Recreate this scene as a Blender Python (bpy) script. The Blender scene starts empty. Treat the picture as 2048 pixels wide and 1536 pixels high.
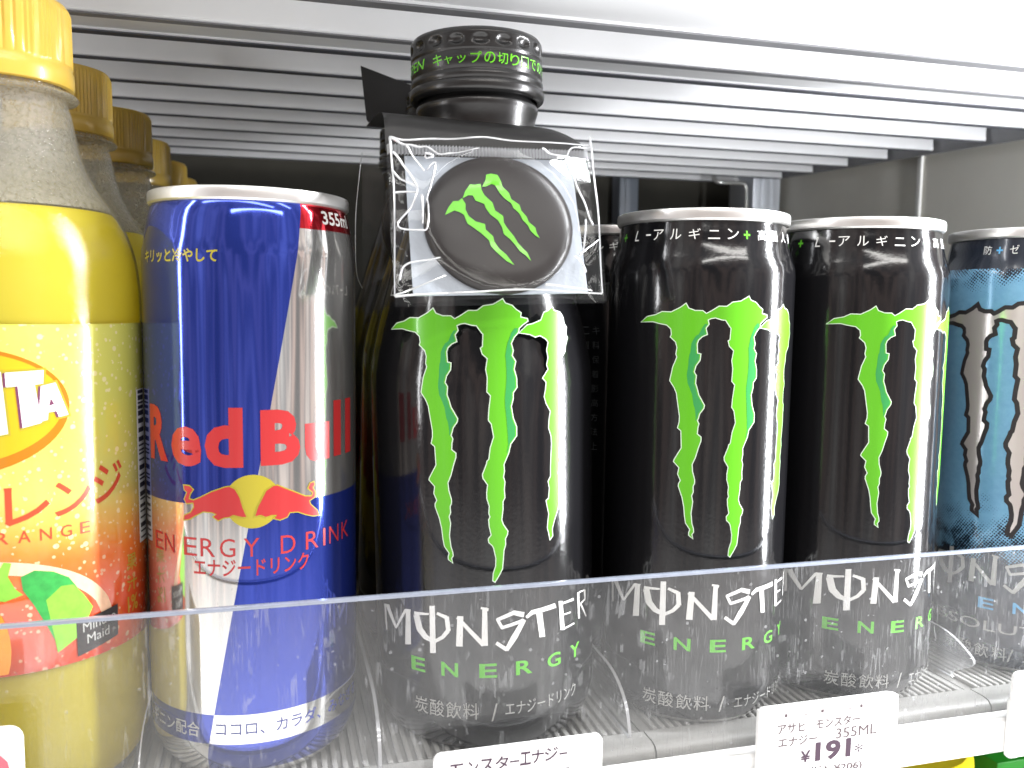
import bpy, bmesh, math, random
from mathutils import Vector, Matrix
from mathutils.geometry import tessellate_polygon

random.seed(7)
SC = bpy.context.scene
COL = SC.collection
MM = 0.001
PI = math.pi

# ------------------------------------------------------------------ camera, world, lamps, exposure
cam = bpy.data.cameras.new('camera')
cam_o = bpy.data.objects.new('camera', cam)
COL.objects.link(cam_o)
cam.sensor_width = 36.0
cam.lens = 1723.02546 / 2048 * 36.0
cam.clip_start = 0.01
cam.clip_end = 50
R_ = Vector((0.96290649, -0.26948354, 0.01377364))
U_ = Vector((0.01122237, 0.09099525, 0.99578809))
F_ = Vector((0.26960184, 0.95869624, -0.09064417))
m = Matrix((R_, U_, -F_)).transposed().to_4x4()
m.translation = Vector((4.789, -256.204, 127.876)) * MM
cam_o.matrix_world = m
cam.dof.use_dof = True
cam.dof.focus_distance = 0.262
cam.dof.aperture_fstop = 22
SC.camera = cam_o

SC.view_settings.view_transform = 'Standard'
SC.view_settings.look = 'None'
SC.view_settings.exposure = 0.0
SC.view_settings.gamma = 1.0
SC.cycles.max_bounces = 10
SC.cycles.transparent_max_bounces = 24
SC.cycles.glossy_bounces = 6
SC.cycles.caustics_reflective = False
SC.cycles.caustics_refractive = False
SC.cycles.sample_clamp_indirect = 6.0
SC.cycles.use_denoising = True


class NT:
    """small helper to wire shader nodes"""
    def __init__(self, tree):
        self.t = tree; self.n = tree.nodes; self.l = tree.links
    def node(self, kind, **kw):
        nd = self.n.new(kind)
        for k, v in kw.items():
            if k == 'inp':
                for i, x in v.items(): self.put(nd, i, x)
            else: setattr(nd, k, v)
        return nd
    def put(self, nd, i, x):
        if isinstance(x, bpy.types.NodeSocket): self.l.new(x, nd.inputs[i])
        else:
            s = nd.inputs[i]
            if isinstance(x, (tuple, list)) and len(x) == 3 and s.type == 'RGBA': x = (*x, 1)
            s.default_value = x
    def math(self, op, a, b=0.0, c=None, clamp=False):
        nd = self.node('ShaderNodeMath', operation=op, use_clamp=clamp)
        self.put(nd, 0, a); self.put(nd, 1, b)
        if c is not None: self.put(nd, 2, c)
        return nd.outputs[0]
    def mix(self, f, a, b):
        nd = self.node('ShaderNodeMix', data_type='RGBA')
        self.put(nd, 0, f); self.put(nd, 6, a); self.put(nd, 7, b)
        return nd.outputs[2]
    def ramp(self, f, stops, interp='LINEAR'):
        nd = self.node('ShaderNodeValToRGB'); nd.color_ramp.interpolation = interp
        e = nd.color_ramp.elements
        while len(e) < len(stops): e.new(0.5)
        for q, (p, c) in zip(e, stops): q.position = p; q.color = (*c, 1) if len(c) == 3 else c
        self.put(nd, 0, f)
        return nd.outputs[0]
    def noise(self, vec, scale, detail=2.0, rough=0.5):
        nd = self.node('ShaderNodeTexNoise')
        if vec is not None: self.put(nd, 'Vector', vec)
        self.put(nd, 'Scale', scale); self.put(nd, 'Detail', detail); self.put(nd, 'Roughness', rough)
        return nd.outputs[0]
    def obj_xyz(self):
        tc = self.node('ShaderNodeTexCoord')
        s = self.node('ShaderNodeSeparateXYZ'); self.put(s, 0, tc.outputs['Object'])
        return tc.outputs['Object'], s.outputs[0], s.outputs[1], s.outputs[2]
    def thin_fresnel(self, f0=0.045, normal=None):
        g = self.node('ShaderNodeNewGeometry')
        dt = self.node('ShaderNodeVectorMath', operation='DOT_PRODUCT'); self.put(dt, 0, g.outputs['Incoming']); self.put(dt, 1, normal if normal is not None else g.outputs['Normal'])
        c = self.math('SUBTRACT', 1.0, self.math('ABSOLUTE', dt.outputs['Value']), clamp=True)
        return self.math('MULTIPLY_ADD', self.math('POWER', c, 5.0), 1.0 - f0, f0, clamp=True)
    def scaled(self, vec, sx, sy, sz):
        nd = self.node('ShaderNodeMapping'); self.put(nd, 'Vector', vec); nd.inputs['Scale'].default_value = (sx, sy, sz)
        return nd.outputs[0]


# the dim shop aisle in front of the open cooler
w = bpy.data.worlds.new('World'); SC.world = w; w.use_nodes = True
wt = NT(w.node_tree)
bg = w.node_tree.nodes['Background']
tc = wt.node('ShaderNodeTexCoord')
sp = wt.node('ShaderNodeSeparateXYZ'); wt.put(sp, 0, tc.outputs['Generated'])
az = wt.math('ARCTAN2', sp.outputs[0], wt.math('MULTIPLY', sp.outputs[1], -1.0))
cmb = wt.node('ShaderNodeCombineXYZ'); wt.put(cmb, 0, wt.math('MULTIPLY', az, 2.4)); wt.put(cmb, 2, wt.math('MULTIPLY', sp.outputs[2], 1.1))
nz = wt.noise(cmb.outputs[0], 1.1, 2.5, 0.55)
aisle = wt.ramp(nz, [(0.30, (0.01, 0.01, 0.012)), (0.42, (0.06, 0.05, 0.05)), (0.47, (0.74, 0.54, 0.47)), (0.51, (0.12, 0.11, 0.12)), (0.56, (0.92, 0.78, 0.71)), (0.60, (0.22, 0.22, 0.24)), (0.68, (1.1, 1.05, 1.0))])
cmb2 = wt.node('ShaderNodeCombineXYZ'); wt.put(cmb2, 0, wt.math('MULTIPLY', az, 3.0)); wt.put(cmb2, 2, wt.math('MULTIPLY', sp.outputs[2], 5.0))
nz2 = wt.noise(cmb2.outputs[0], 1.7, 3.0)
aisle = wt.mix(wt.math('MULTIPLY', nz2, 0.75), aisle, (0.08, 0.08, 0.085))
down = wt.ramp(wt.math('MULTIPLY', sp.outputs[2], -1.0), [(0.22, (0, 0, 0)), (0.5, (1, 1, 1))])
aisle = wt.mix(down, aisle, (1.75, 1.75, 1.73))    # unseen pale shop floor, brightened as added fill for the shelf underside
up = wt.ramp(sp.outputs[2], [(0.0, (0, 0, 0)), (0.45, (0.06, 0.06, 0.06)), (0.9, (0.8, 0.8, 0.8))])
colr = wt.mix(up, aisle, (0.5, 0.51, 0.53))
wt.put(bg, 0, colr); bg.inputs[1].default_value = 1.55


def area(name, loc, target, sx, sy, power, color=(1, 1, 1)):
    l = bpy.data.lights.new(name, 'AREA'); l.shape = 'RECTANGLE'; l.size = sx * MM; l.size_y = sy * MM
    l.energy = power; l.color = color
    o = bpy.data.objects.new(name, l); COL.objects.link(o)
    o.location = Vector(loc) * MM
    d = (Vector(target) - Vector(loc)).normalized()
    o.rotation_euler = d.to_track_quat('-Z', 'Y').to_euler()
    return o

# upright fluorescent tubes in the cooler's two end frames, strip lamp under the canopy, ceiling strips of the shop
area('upright_tube_lamp', (400, -107, 350), (150, 20, 350), 26, 740, 9.5, (0.95, 0.97, 1.0))
area('upright_tube_lamp', (-600, -148, 350), (60, -60, 250), 34, 740, 2.0, (0.97, 0.98, 1.0))
area('canopy_tube_lamp', (-50, -330, 780), (60, 60, 60), 1500, 40, 2.6, (1.0, 0.99, 0.96))
area('ceiling_tube_lamp', (-300, -1100, 1500), (60, 0, 80), 2400, 120, 11.0, (1.0, 0.98, 0.94))
area('ceiling_tube_lamp', (300, -2000, 1500), (60, 0, 80), 2400, 120, 16.0, (1.0, 0.98, 0.94))


# ------------------------------------------------------------------ helpers
def tag(o, label=None, cat=None, group=None, kind=None):
    if label: o['label'] = label
    if cat: o['category'] = cat
    if group: o['group'] = group
    if kind: o['kind'] = kind
    return o

def thing(name, loc=(0, 0, 0), **kw):
    o = bpy.data.objects.new(name, None); COL.objects.link(o)
    o.empty_display_size = 0.01
    o.location = Vector(loc) * MM
    return tag(o, **kw)

def link(name, bm, mats, parent=None, smooth=None, norm=True):
    """bm is in millimetres"""
    for v in bm.verts: v.co *= MM
    if norm: bmesh.ops.recalc_face_normals(bm, faces=bm.faces)
    me = bpy.data.meshes.new(name); bm.to_mesh(me); bm.free()
    for mt in (mats if isinstance(mats, (list, tuple)) else [mats]): me.materials.append(mt)
    if smooth is not None:
        for p in me.polygons: p.use_smooth = True
        me.set_sharp_from_angle(angle=math.radians(smooth))
    o = bpy.data.objects.new(name, me); COL.objects.link(o)
    if parent: o.parent = parent
    return o

def copy_tree(o, parent=None):
    c = o.copy(); COL.objects.link(c)
    if parent: c.parent = parent
    for ch in list(o.children): copy_tree(ch, c)
    return c

def box(bm, x0, x1, y0, y1, z0, z1, bev=0.0, mi=0):
    r = bmesh.ops.create_cube(bm, size=1.0)
    vs = r['verts']
    for v in vs:
        v.co = Vector(((x0 + x1) / 2 + v.co.x * (x1 - x0), (y0 + y1) / 2 + v.co.y * (y1 - y0), (z0 + z1) / 2 + v.co.z * (z1 - z0)))
    fs = list({f for v in vs for f in v.link_faces})
    for f in fs: f.material_index = mi
    if bev:
        es = list({e for v in vs for e in v.link_edges})
        bmesh.ops.bevel(bm, geom=es, offset=bev, segments=2, affect='EDGES', profile=0.5)
    return fs

def lathe(bm, prof, seg=96, mod=None, mi=0, cx=0, cy=0):
    """prof: list of (radius, z); mod(angle, k) -> radius offset"""
    rings = []
    for k, (r, z) in enumerate(prof):
        if r < 1e-6: rings.append([bm.verts.new((cx, cy, z))]); continue
        ring = []
        for i in range(seg):
            a = 2 * PI * i / seg
            rr = r + (mod(a, k, z) if mod else 0.0)
            ring.append(bm.verts.new((cx + rr * math.sin(a), cy - rr * math.cos(a), z)))
        rings.append(ring)
    for A, B in zip(rings, rings[1:]):
        if len(A) == 1 and len(B) == 1: continue
        for i in range(seg):
            j = (i + 1) % seg
            if len(A) == 1: f = bm.faces.new((A[0], B[j], B[i]))
            elif len(B) == 1: f = bm.faces.new((A[i], A[j], B[0]))
            else: f = bm.faces.new((A[i], A[j], B[j], B[i]))
            f.material_index = mi
    return bm

def spline(pts, n=6):
    """Catmull-Rom through 2-D points"""
    out = []
    for i in range(len(pts) - 1):
        p0 = pts[max(i - 1, 0)]; p1 = pts[i]; p2 = pts[i + 1]; p3 = pts[min(i + 2, len(pts) - 1)]
        for k in range(n):
            t = k / n
            out.append(tuple(0.5 * ((2 * p1[d]) + (-p0[d] + p2[d]) * t + (2 * p0[d] - 5 * p1[d] + 4 * p2[d] - p3[d]) * t * t + (-p0[d] + 3 * p1[d] - 3 * p2[d] + p3[d]) * t ** 3) for d in range(len(p1))))
    out.append(tuple(pts[-1]))
    return out

def flat_poly(bm, pts, z=0.0, mi=0):
    """fill a simple 2-D outline"""
    vs = [bm.verts.new((p[0], p[1], z)) for p in pts]
    for t in tessellate_polygon([[Vector((p[0], p[1], 0)) for p in pts]]):
        try: f = bm.faces.new([vs[i] for i in t])
        except ValueError: continue
        f.material_index = mi
    return bm

def grow(pts, d):
    """move a 2-D outline outwards by d"""
    n = len(pts); area2 = sum(pts[i][0] * pts[(i + 1) % n][1] - pts[(i + 1) % n][0] * pts[i][1] for i in range(n))
    sg = 1 if area2 > 0 else -1
    out = []
    for i in range(n):
        a = Vector(pts[i - 1]); b = Vector(pts[i]); c = Vector(pts[(i + 1) % n])
        t1 = (b - a); t2 = (c - b)
        if t1.length < 1e-6 or t2.length < 1e-6: out.append(tuple(b)); continue
        t1.normalize(); t2.normalize()
        n1 = Vector((t1.y, -t1.x)) * sg; n2 = Vector((t2.y, -t2.x)) * sg
        nn = n1 + n2
        if nn.length < 0.3: nn = n1
        nn.normalize()
        k = min(1.8, 1.0 / max(0.45, nn.dot(n1)))
        q = b + nn * d * k
        out.append((q.x, q.y))
    return out

TEXTS = {}
def text_bm(body, bold=0.0):
    """outlines of a line of writing as a flat mesh, unit box kept"""
    cu = bpy.data.curves.new('writing', 'FONT'); cu.body = body; cu.size = 1.0; cu.offset = bold; cu.resolution_u = 3
    o = bpy.data.objects.new('writing', cu); COL.objects.link(o)
    dg = bpy.context.evaluated_depsgraph_get(); dg.update()
    me = bpy.data.meshes.new_from_object(o.evaluated_get(dg))
    bm = bmesh.new(); bm.from_mesh(me)
    bpy.data.objects.remove(o); bpy.data.curves.remove(cu); bpy.data.meshes.remove(me)
    return bm

def text_fit(bm, body, x0, x1, y0, y1, bold=0.0, z=0.0, mi=0, slant=0.0, rise=0.0):
    t = text_bm(body, bold)
    xs = [v.co.x for v in t.verts]; ys = [v.co.y for v in t.verts]
    a, b, c, d = min(xs), max(xs), min(ys), max(ys)
    mp = {}
    for v in t.verts:
        u = (v.co.x - a) / (b - a); q = (v.co.y - c) / max(d - c, 1e-6)
        y = y0 + q * (y1 - y0)
        mp[v] = bm.verts.new((x0 + u * (x1 - x0) + slant * (y - y0), y + rise * u, z))
    for f in t.faces:
        try: g = bm.faces.new([mp[v] for v in f.verts])
        except ValueError: continue
        g.material_index = mi
    t.free()

def quad_strokes(bm, quads, z=0.0, dz=0.008, mi=0):
    for k, q in enumerate(quads):
        f = bm.faces.new([bm.verts.new((p[0], p[1], z + dz * k)) for p in q]); f.material_index = mi

def bend(bm, rad, step=1.0, off=0.07, zstep=None):
    """wrap a flat design (x = arc length, y = height, z = lift) round a can; rad: number or function of height"""
    for f in bm.faces: f.normal_update()
    for f in list(bm.faces):
        if f.normal.z < 0: f.normal_flip()
    R0 = rad if not callable(rad) else None
    xs = [v.co.x for v in bm.verts]
    x = math.floor(min(xs) / step) * step + step * 0.5
    while x < max(xs):
        bmesh.ops.bisect_plane(bm, geom=bm.verts[:] + bm.edges[:] + bm.faces[:], plane_co=(x, 0, 0), plane_no=(1, 0, 0), dist=1e-5)
        x += step
    if zstep:
        ys = [v.co.y for v in bm.verts]; y = min(ys) + zstep
        while y < max(ys):
            bmesh.ops.bisect_plane(bm, geom=bm.verts[:] + bm.edges[:] + bm.faces[:], plane_co=(0, y, 0), plane_no=(0, 1, 0), dist=1e-5)
            y += zstep
    for v in bm.verts:
        s, h, lift = v.co
        r = rad(h) if callable(rad) else rad
        ref = bend.ref if callable(rad) else rad
        a = s / ref
        rr = r + off + lift
        v.co = Vector((rr * math.sin(a), -rr * math.cos(a), h))
    return bm
bend.ref = 29.1

def prof_radius(prof):
    p = sorted([(z, r) for r, z in prof if r > 15])
    def f(h):
        for (z0, r0), (z1, r1) in zip(p, p[1:]):
            if z0 <= h <= z1: return r0 + (r1 - r0) * (h - z0) / max(z1 - z0, 1e-6)
        return p[-1][1] if h > p[-1][0] else p[0][1]
    return f

def tube(bm, pts, r, seg=6, mi=0, r_end=None):
    pts = [Vector(p) for p in pts]
    rings = []
    for i, p in enumerate(pts):
        t = (pts[min(i + 1, len(pts) - 1)] - pts[max(i - 1, 0)]).normalized()
        a = t.orthogonal().normalized() if i == 0 else (a - t * a.dot(t)).normalized()
        b = t.cross(a)
        rr = r if r_end is None else r + (r_end - r) * i / (len(pts) - 1)
        rings.append([bm.verts.new(p + (a * math.cos(2 * PI * k / seg) + b * math.sin(2 * PI * k / seg)) * rr) for k in range(seg)])
    for A, B in zip(rings, rings[1:]):
        for k in range(seg):
            f = bm.faces.new((A[k], A[(k + 1) % seg], B[(k + 1) % seg], B[k])); f.material_index = mi
    for e, rev in ((rings[0], True), (rings[-1], False)):
        f = bm.faces.new(list(reversed(e)) if rev else e); f.material_index = mi

# ------------------------------------------------------------------ materials
def mat(name, base=(0.5, 0.5, 0.5), rough=0.5, metal=0.0, coat=0.0, coat_r=0.05, spec=0.5, bump=None, var=None, sub=0.0, emit=None):
    mt = bpy.data.materials.new(name); mt.use_nodes = True
    t = NT(mt.node_tree); b = mt.node_tree.nodes['Principled BSDF']
    b.inputs['Base Color'].default_value = (*base, 1); b.inputs['Roughness'].default_value = rough
    b.inputs['Metallic'].default_value = metal; b.inputs['Coat Weight'].default_value = coat
    b.inputs['Coat Roughness'].default_value = coat_r; b.inputs['Specular IOR Level'].default_value = spec
    if sub:
        b.inputs['Subsurface Weight'].default_value = sub; b.inputs['Subsurface Radius'].default_value = (0.004, 0.003, 0.001); b.inputs['Subsurface Scale'].default_value = 1.0
    vec = None
    if bump or var:
        vec, x, y, z = t.obj_xyz()
    if bump:
        sc, st = bump
        bp = t.node('ShaderNodeBump'); t.put(bp, 'Height', t.noise(vec, sc, 3.0)); bp.inputs['Strength'].default_value = st; bp.inputs['Distance'].default_value = 0.001
        t.put(b, 'Normal', bp.outputs[0])
    if var:
        sc, lo, hi = var
        n = t.noise(vec, sc, 4.0, 0.6)
        f = t.math('MULTIPLY_ADD', n, hi - lo, lo)
        mx = t.node('ShaderNodeMix', data_type='RGBA', blend_type='MULTIPLY'); mx.inputs[0].default_value = 1.0
        mx.inputs[6].default_value = (*base, 1)
        cc = t.node('ShaderNodeCombineColor'); [t.put(cc, i, f) for i in range(3)]
        t.put(mx, 7, cc.outputs[0]); t.put(b, 'Base Color', mx.outputs[2])
        t.put(b, 'Roughness', t.math('MULTIPLY_ADD', n, 0.25 * rough, rough * 0.85))
    return mt

M = {}
M['black_can'] = mat('black_lacquer', (0.006, 0.006, 0.007), 0.13, spec=0.55, coat=0.25, coat_r=0.06, bump=(900, 0.03))
M['cap_black'] = mat('satin_black_cap', (0.040, 0.039, 0.039), 0.27, metal=0.7, spec=0.6, bump=(700, 0.03))
M['alu'] = mat('bare_aluminium', (0.82, 0.81, 0.79), 0.30, metal=0.85, bump=(400, 0.03))
M['lime'] = mat('lime_print', (0.105, 0.41, 0.014), 0.24, coat=0.3, spec=0.4)
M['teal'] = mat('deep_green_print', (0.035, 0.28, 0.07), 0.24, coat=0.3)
M['halo'] = mat('pale_edge_print', (0.62, 0.74, 0.60), 0.3)
M['white_print'] = mat('white_print', (0.78, 0.78, 0.76), 0.35)
M['grey_print'] = mat('silver_grey_print', (0.42, 0.42, 0.40), 0.4)
M['dim_print'] = mat('dark_grey_print', (0.040, 0.045, 0.046), 0.4)
M['green_print'] = mat('green_print', (0.11, 0.50, 0.02), 0.35)
M['sky_print'] = mat('pale_blue_print', (0.10, 0.42, 0.75), 0.35)
M['red_print'] = mat('red_print', (0.40, 0.022, 0.024), 0.28, coat=0.3)
M['gold_print'] = mat('gold_print', (0.36, 0.30, 0.02), 0.3, coat=0.2)
M['navy_print'] = mat('navy_print', (0.02, 0.035, 0.26), 0.35)
M['ink'] = mat('black_ink', (0.02, 0.016, 0.018), 0.6)
M['ink_violet'] = mat('faded_ink', (0.06, 0.03, 0.055), 0.6)
M['ink_grey'] = mat('grey_ink', (0.10, 0.07, 0.08), 0.6)
M['pink_ink'] = mat('pink_ink', (0.85, 0.12, 0.16), 0.6)
M['silver_foil'] = mat('silver_foil', (0.84, 0.78, 0.75), 0.2, metal=0.6)
M['tray'] = mat('grey_tray_plastic', (0.36, 0.355, 0.34), 0.42, var=(260, 0.82, 1.12), bump=(1500, 0.05))
M['rail'] = mat('white_rail_plastic', (0.80, 0.80, 0.79), 0.35, var=(60, 0.94, 1.03))
M['paper'] = mat('white_price_card', (0.86, 0.86, 0.85), 0.45, var=(40, 0.97, 1.02))
M['slat'] = mat('white_slat_plastic', (0.78, 0.78, 0.79), 0.38, var=(35, 0.92, 1.05))
M['shelf_white'] = mat('white_shelf_paint', (0.74, 0.74, 0.75), 0.35, var=(20, 0.95, 1.03))
M['gap_shade'] = mat('dark_gap_shade', (0.07, 0.073, 0.085), 0.7)  # dark tone that paints the shade below the slat feet
M['bracket'] = mat('grey_bracket_steel', (0.20, 0.20, 0.21), 0.45, var=(90, 0.85, 1.1))
M['side_wall'] = mat('beige_liner', (0.60, 0.58, 0.52), 0.5, var=(25, 0.92, 1.06), bump=(300, 0.04))
M['back_wall'] = mat('dark_rear_panel', (0.026, 0.025, 0.021), 0.85, spec=0.08, var=(18, 0.6, 1.5))
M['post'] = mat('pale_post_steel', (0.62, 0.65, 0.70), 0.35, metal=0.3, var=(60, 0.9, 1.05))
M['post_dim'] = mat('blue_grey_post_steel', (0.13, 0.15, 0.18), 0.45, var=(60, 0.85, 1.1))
M['bead'] = mat('white_bead', (0.75, 0.75, 0.73), 0.4)
M['rod'] = mat('zinc_rod', (0.62, 0.62, 0.60), 0.3, metal=0.8)
M['gold_cap'] = mat('gold_cap_plastic', (0.62, 0.41, 0.065), 0.30, spec=0.5, coat=0.25, sub=0.12, var=(120, 0.92, 1.06))
M['card'] = mat('black_card', (0.026, 0.025, 0.025), 0.32, var=(150, 0.85, 1.15))
M['badge'] = mat('badge_face', (0.013, 0.010, 0.009), 0.3, coat=0.0, spec=0.3)
M['insert'] = mat('grey_paper_insert', (0.30, 0.33, 0.37), 0.55, var=(160, 0.85, 1.12), bump=(240, 0.4))
M['lid_yellow'] = mat('yellow_lid', (0.82, 0.66, 0.02), 0.3, coat=0.2)
M['carton_green'] = mat('green_carton', (0.012, 0.20, 0.012), 0.4, var=(90, 0.75, 1.2))
M['dark_base'] = mat('dark_shelf', (0.10, 0.10, 0.10), 0.5)


def film(name, gloss_r, haze, tint=(1, 1, 1), bump=None, ior=1.45, boost=0.0):
    """thin clear plastic: lets light straight through, mirrors at grazing angles, a little milky"""
    mt = bpy.data.materials.new(name); mt.use_nodes = True
    t = NT(mt.node_tree); out = mt.node_tree.nodes['Material Output']; mt.node_tree.nodes.remove(mt.node_tree.nodes['Principled BSDF'])
    tr = t.node('ShaderNodeBsdfTransparent'); tr.inputs[0].default_value = (*tint, 1)
    gl = t.node('ShaderNodeBsdfGlossy'); gl.inputs['Roughness'].default_value = gloss_r
    nrm = None
    vec, x, y, z = t.obj_xyz()
    if bump:
        bp = t.node('ShaderNodeBump'); t.put(bp, 'Height', t.noise(vec, bump[0], 3.0)); bp.inputs['Strength'].default_value = bump[1]; bp.inputs['Distance'].default_value = 0.001
        t.put(gl, 'Normal', bp.outputs[0]); nrm = bp.outputs[0]
    df = t.node('ShaderNodeBsdfDiffuse'); df.inputs[0].default_value = (0.85, 0.86, 0.88, 1)
    tl = t.node('ShaderNodeBsdfTranslucent'); tl.inputs[0].default_value = (0.85, 0.86, 0.88, 1)
    md = t.node('ShaderNodeMixShader', inp={0: 0.5, 1: df.outputs[0], 2: tl.outputs[0]})
    hz = haze(t, vec, x, y, z) if callable(haze) else haze
    a = t.node('ShaderNodeMixShader', inp={0: hz, 1: tr.outputs[0], 2: md.outputs[0]})
    b = t.node('ShaderNodeMixShader', inp={0: t.math('ADD', t.thin_fresnel(((ior - 1) / (ior + 1)) ** 2, nrm), boost, clamp=True), 1: a.outputs[0], 2: gl.outputs[0]})
    t.l.new(b.outputs[0], out.inputs[0])
    return mt

def guard_haze(t, vec, x, y, z):
    # dust, smears and long shallow scratches in the acrylic; lamp glow at the right end painted in as extra haze
    n = t.math('MULTIPLY_ADD', t.noise(vec, 200, 2, 0.5), 0.5, t.math('MULTIPLY', t.noise(vec, 45, 4, 0.65), 0.6))
    smear = t.noise(t.scaled(vec, 1.0, 1.0, 0.22), 240, 1.5, 0.5)
    fac = t.math('MULTIPLY_ADD', n, 0.075, 0.006)
    vert = t.math('MULTIPLY', t.math('MULTIPLY_ADD', smear, 3.0, -1.85, clamp=True), 0.07)
    total = t.math('ADD', fac, vert)
    for ang, sc, th, amp in ((25, 300, 0.016, 0.17), (-18, 240, 0.014, 0.15), (68, 340, 0.012, 0.12), (-55, 270, 0.011, 0.12)):
        mp = t.node('ShaderNodeMapping'); t.put(mp, 'Vector', vec); mp.inputs['Rotation'].default_value = (0, math.radians(ang), 0); mp.inputs['Scale'].default_value = (1, 0.02, 0.035)
        v = t.node('ShaderNodeTexNoise'); t.put(v, 'Vector', mp.outputs[0]); v.inputs['Scale'].default_value = sc; v.inputs['Detail'].default_value = 1.0
        line = t.math('LESS_THAN', t.math('ABSOLUTE', t.math('SUBTRACT', v.outputs[0], 0.5)), th * 0.5)
        gate = t.math('GREATER_THAN', t.noise(vec, 90 + sc * 0.2, 2), 0.57)
        total = t.math('ADD', total, t.math('MULTIPLY', t.math('MULTIPLY', line, gate), amp))
    dots = t.node('ShaderNodeTexVoronoi'); t.put(dots, 'Vector', vec); dots.inputs['Scale'].default_value = 260
    sel = t.math('GREATER_THAN', t.noise(vec, 400, 0), 0.63)
    speck = t.math('MULTIPLY', t.math('LESS_THAN', dots.outputs['Distance'], 0.13), sel)
    total = t.math('ADD', total, t.math('MULTIPLY', speck, 0.30))
    lamp_grad = t.math('MULTIPLY_ADD', x, 2.4, 0.80, clamp=False)
    return t.math('MULTIPLY', total, t.math('MULTIPLY', t.math('MAXIMUM', lamp_grad, 0.6), 0.92), clamp=True)

M['guard'] = film('clear_acrylic', 0.04, guard_haze, ior=1.40)
M['guard_edge'] = mat('acrylic_edge', (0.26, 0.285, 0.35), 0.2, coat=0.4, var=(300, 0.7, 1.2))
M['divider'] = film('divider_acrylic', 0.05, 0.05, tint=(0.95, 0.96, 0.96))
M['divider_edge'] = film('divider_edge_acrylic', 0.12, 0.8, boost=0.1)
M['bag'] = film('clear_bag_film', 0.06, lambda t, v, x, y, z: t.math('MULTIPLY_ADD', t.noise(v, 90, 3), 0.03, 0.0), bump=(60, 0.10), ior=1.28)
M['crease_glint'] = film('folded_film_glint', 0.10, 0.72, boost=0.25)  # whitened film: highlights along the folds are put into the colour
M['seal'] = film('seal_film', 0.15, 0.34, boost=0.08)


def pet_shell():
    mt = bpy.data.materials.new('clear_bottle_plastic'); mt.use_nodes = True
    t = NT(mt.node_tree); out = mt.node_tree.nodes['Material Output']; mt.node_tree.nodes.remove(mt.node_tree.nodes['Principled BSDF'])
    vec, x, y, z = t.obj_xyz(); zz = t.math('MULTIPLY', z, 1000.0)
    dew = t.noise(vec, 950, 3, 0.6)
    head = t.math('GREATER_THAN', zz, 151.0)
    bp = t.node('ShaderNodeBump'); t.put(bp, 'Height', dew); t.put(bp, 'Strength', t.math('MULTIPLY_ADD', head, 0.55, 0.22)); bp.inputs['Distance'].default_value = 0.0006
    tr = t.node('ShaderNodeBsdfTransparent'); tr.inputs[0].default_value = (0.93, 0.93, 0.90, 1)
    gl = t.node('ShaderNodeBsdfGlossy'); gl.inputs['Roughness'].default_value = 0.04; t.put(gl, 'Normal', bp.outputs[0])
    df = t.node('ShaderNodeBsdfDiffuse'); df.inputs[0].default_value = (0.62, 0.60, 0.52, 1)
    tl = t.node('ShaderNodeBsdfTranslucent'); tl.inputs[0].default_value = (0.72, 0.68, 0.55, 1)
    md = t.node('ShaderNodeMixShader', inp={0: 0.45, 1: df.outputs[0], 2: tl.outputs[0]})
    fog = t.math('MULTIPLY', head, t.math('MULTIPLY_ADD', dew, 0.5, 0.12))
    a = t.node('ShaderNodeMixShader', inp={0: fog, 1: tr.outputs[0], 2: md.outputs[0]})
    b = t.node('ShaderNodeMixShader', inp={0: t.thin_fresnel(0.045, bp.outputs[0]), 1: a.outputs[0], 2: gl.outputs[0]})
    t.l.new(b.outputs[0], out.inputs[0])
    return mt
M['pet'] = pet_shell()

def drink():
    mt = bpy.data.materials.new('yellow_orange_drink'); mt.use_nodes = True
    t = NT(mt.node_tree); out = mt.node_tree.nodes['Material Output']; mt.node_tree.nodes.remove(mt.node_tree.nodes['Principled BSDF'])
    vec, x, y, z = t.obj_xyz()
    c = t.mix(t.noise(vec, 60, 3), (0.80, 0.66, 0.05), (0.86, 0.76, 0.11))
    df = t.node('ShaderNodeBsdfDiffuse'); t.put(df, 0, c)
    tl = t.node('ShaderNodeBsdfTranslucent'); t.put(tl, 0, (0.95, 0.84, 0.10))
    md = t.node('ShaderNodeMixShader', inp={0: 0.5, 1: df.outputs[0], 2: tl.outputs[0]})
    t.l.new(md.outputs[0], out.inputs[0])
    return mt
M['drink'] = drink()

def s_coord(t, x, y, r):
    return t.math('MULTIPLY', t.math('ARCTAN2', x, t.math('MULTIPLY', y, -1.0)), r)

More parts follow.
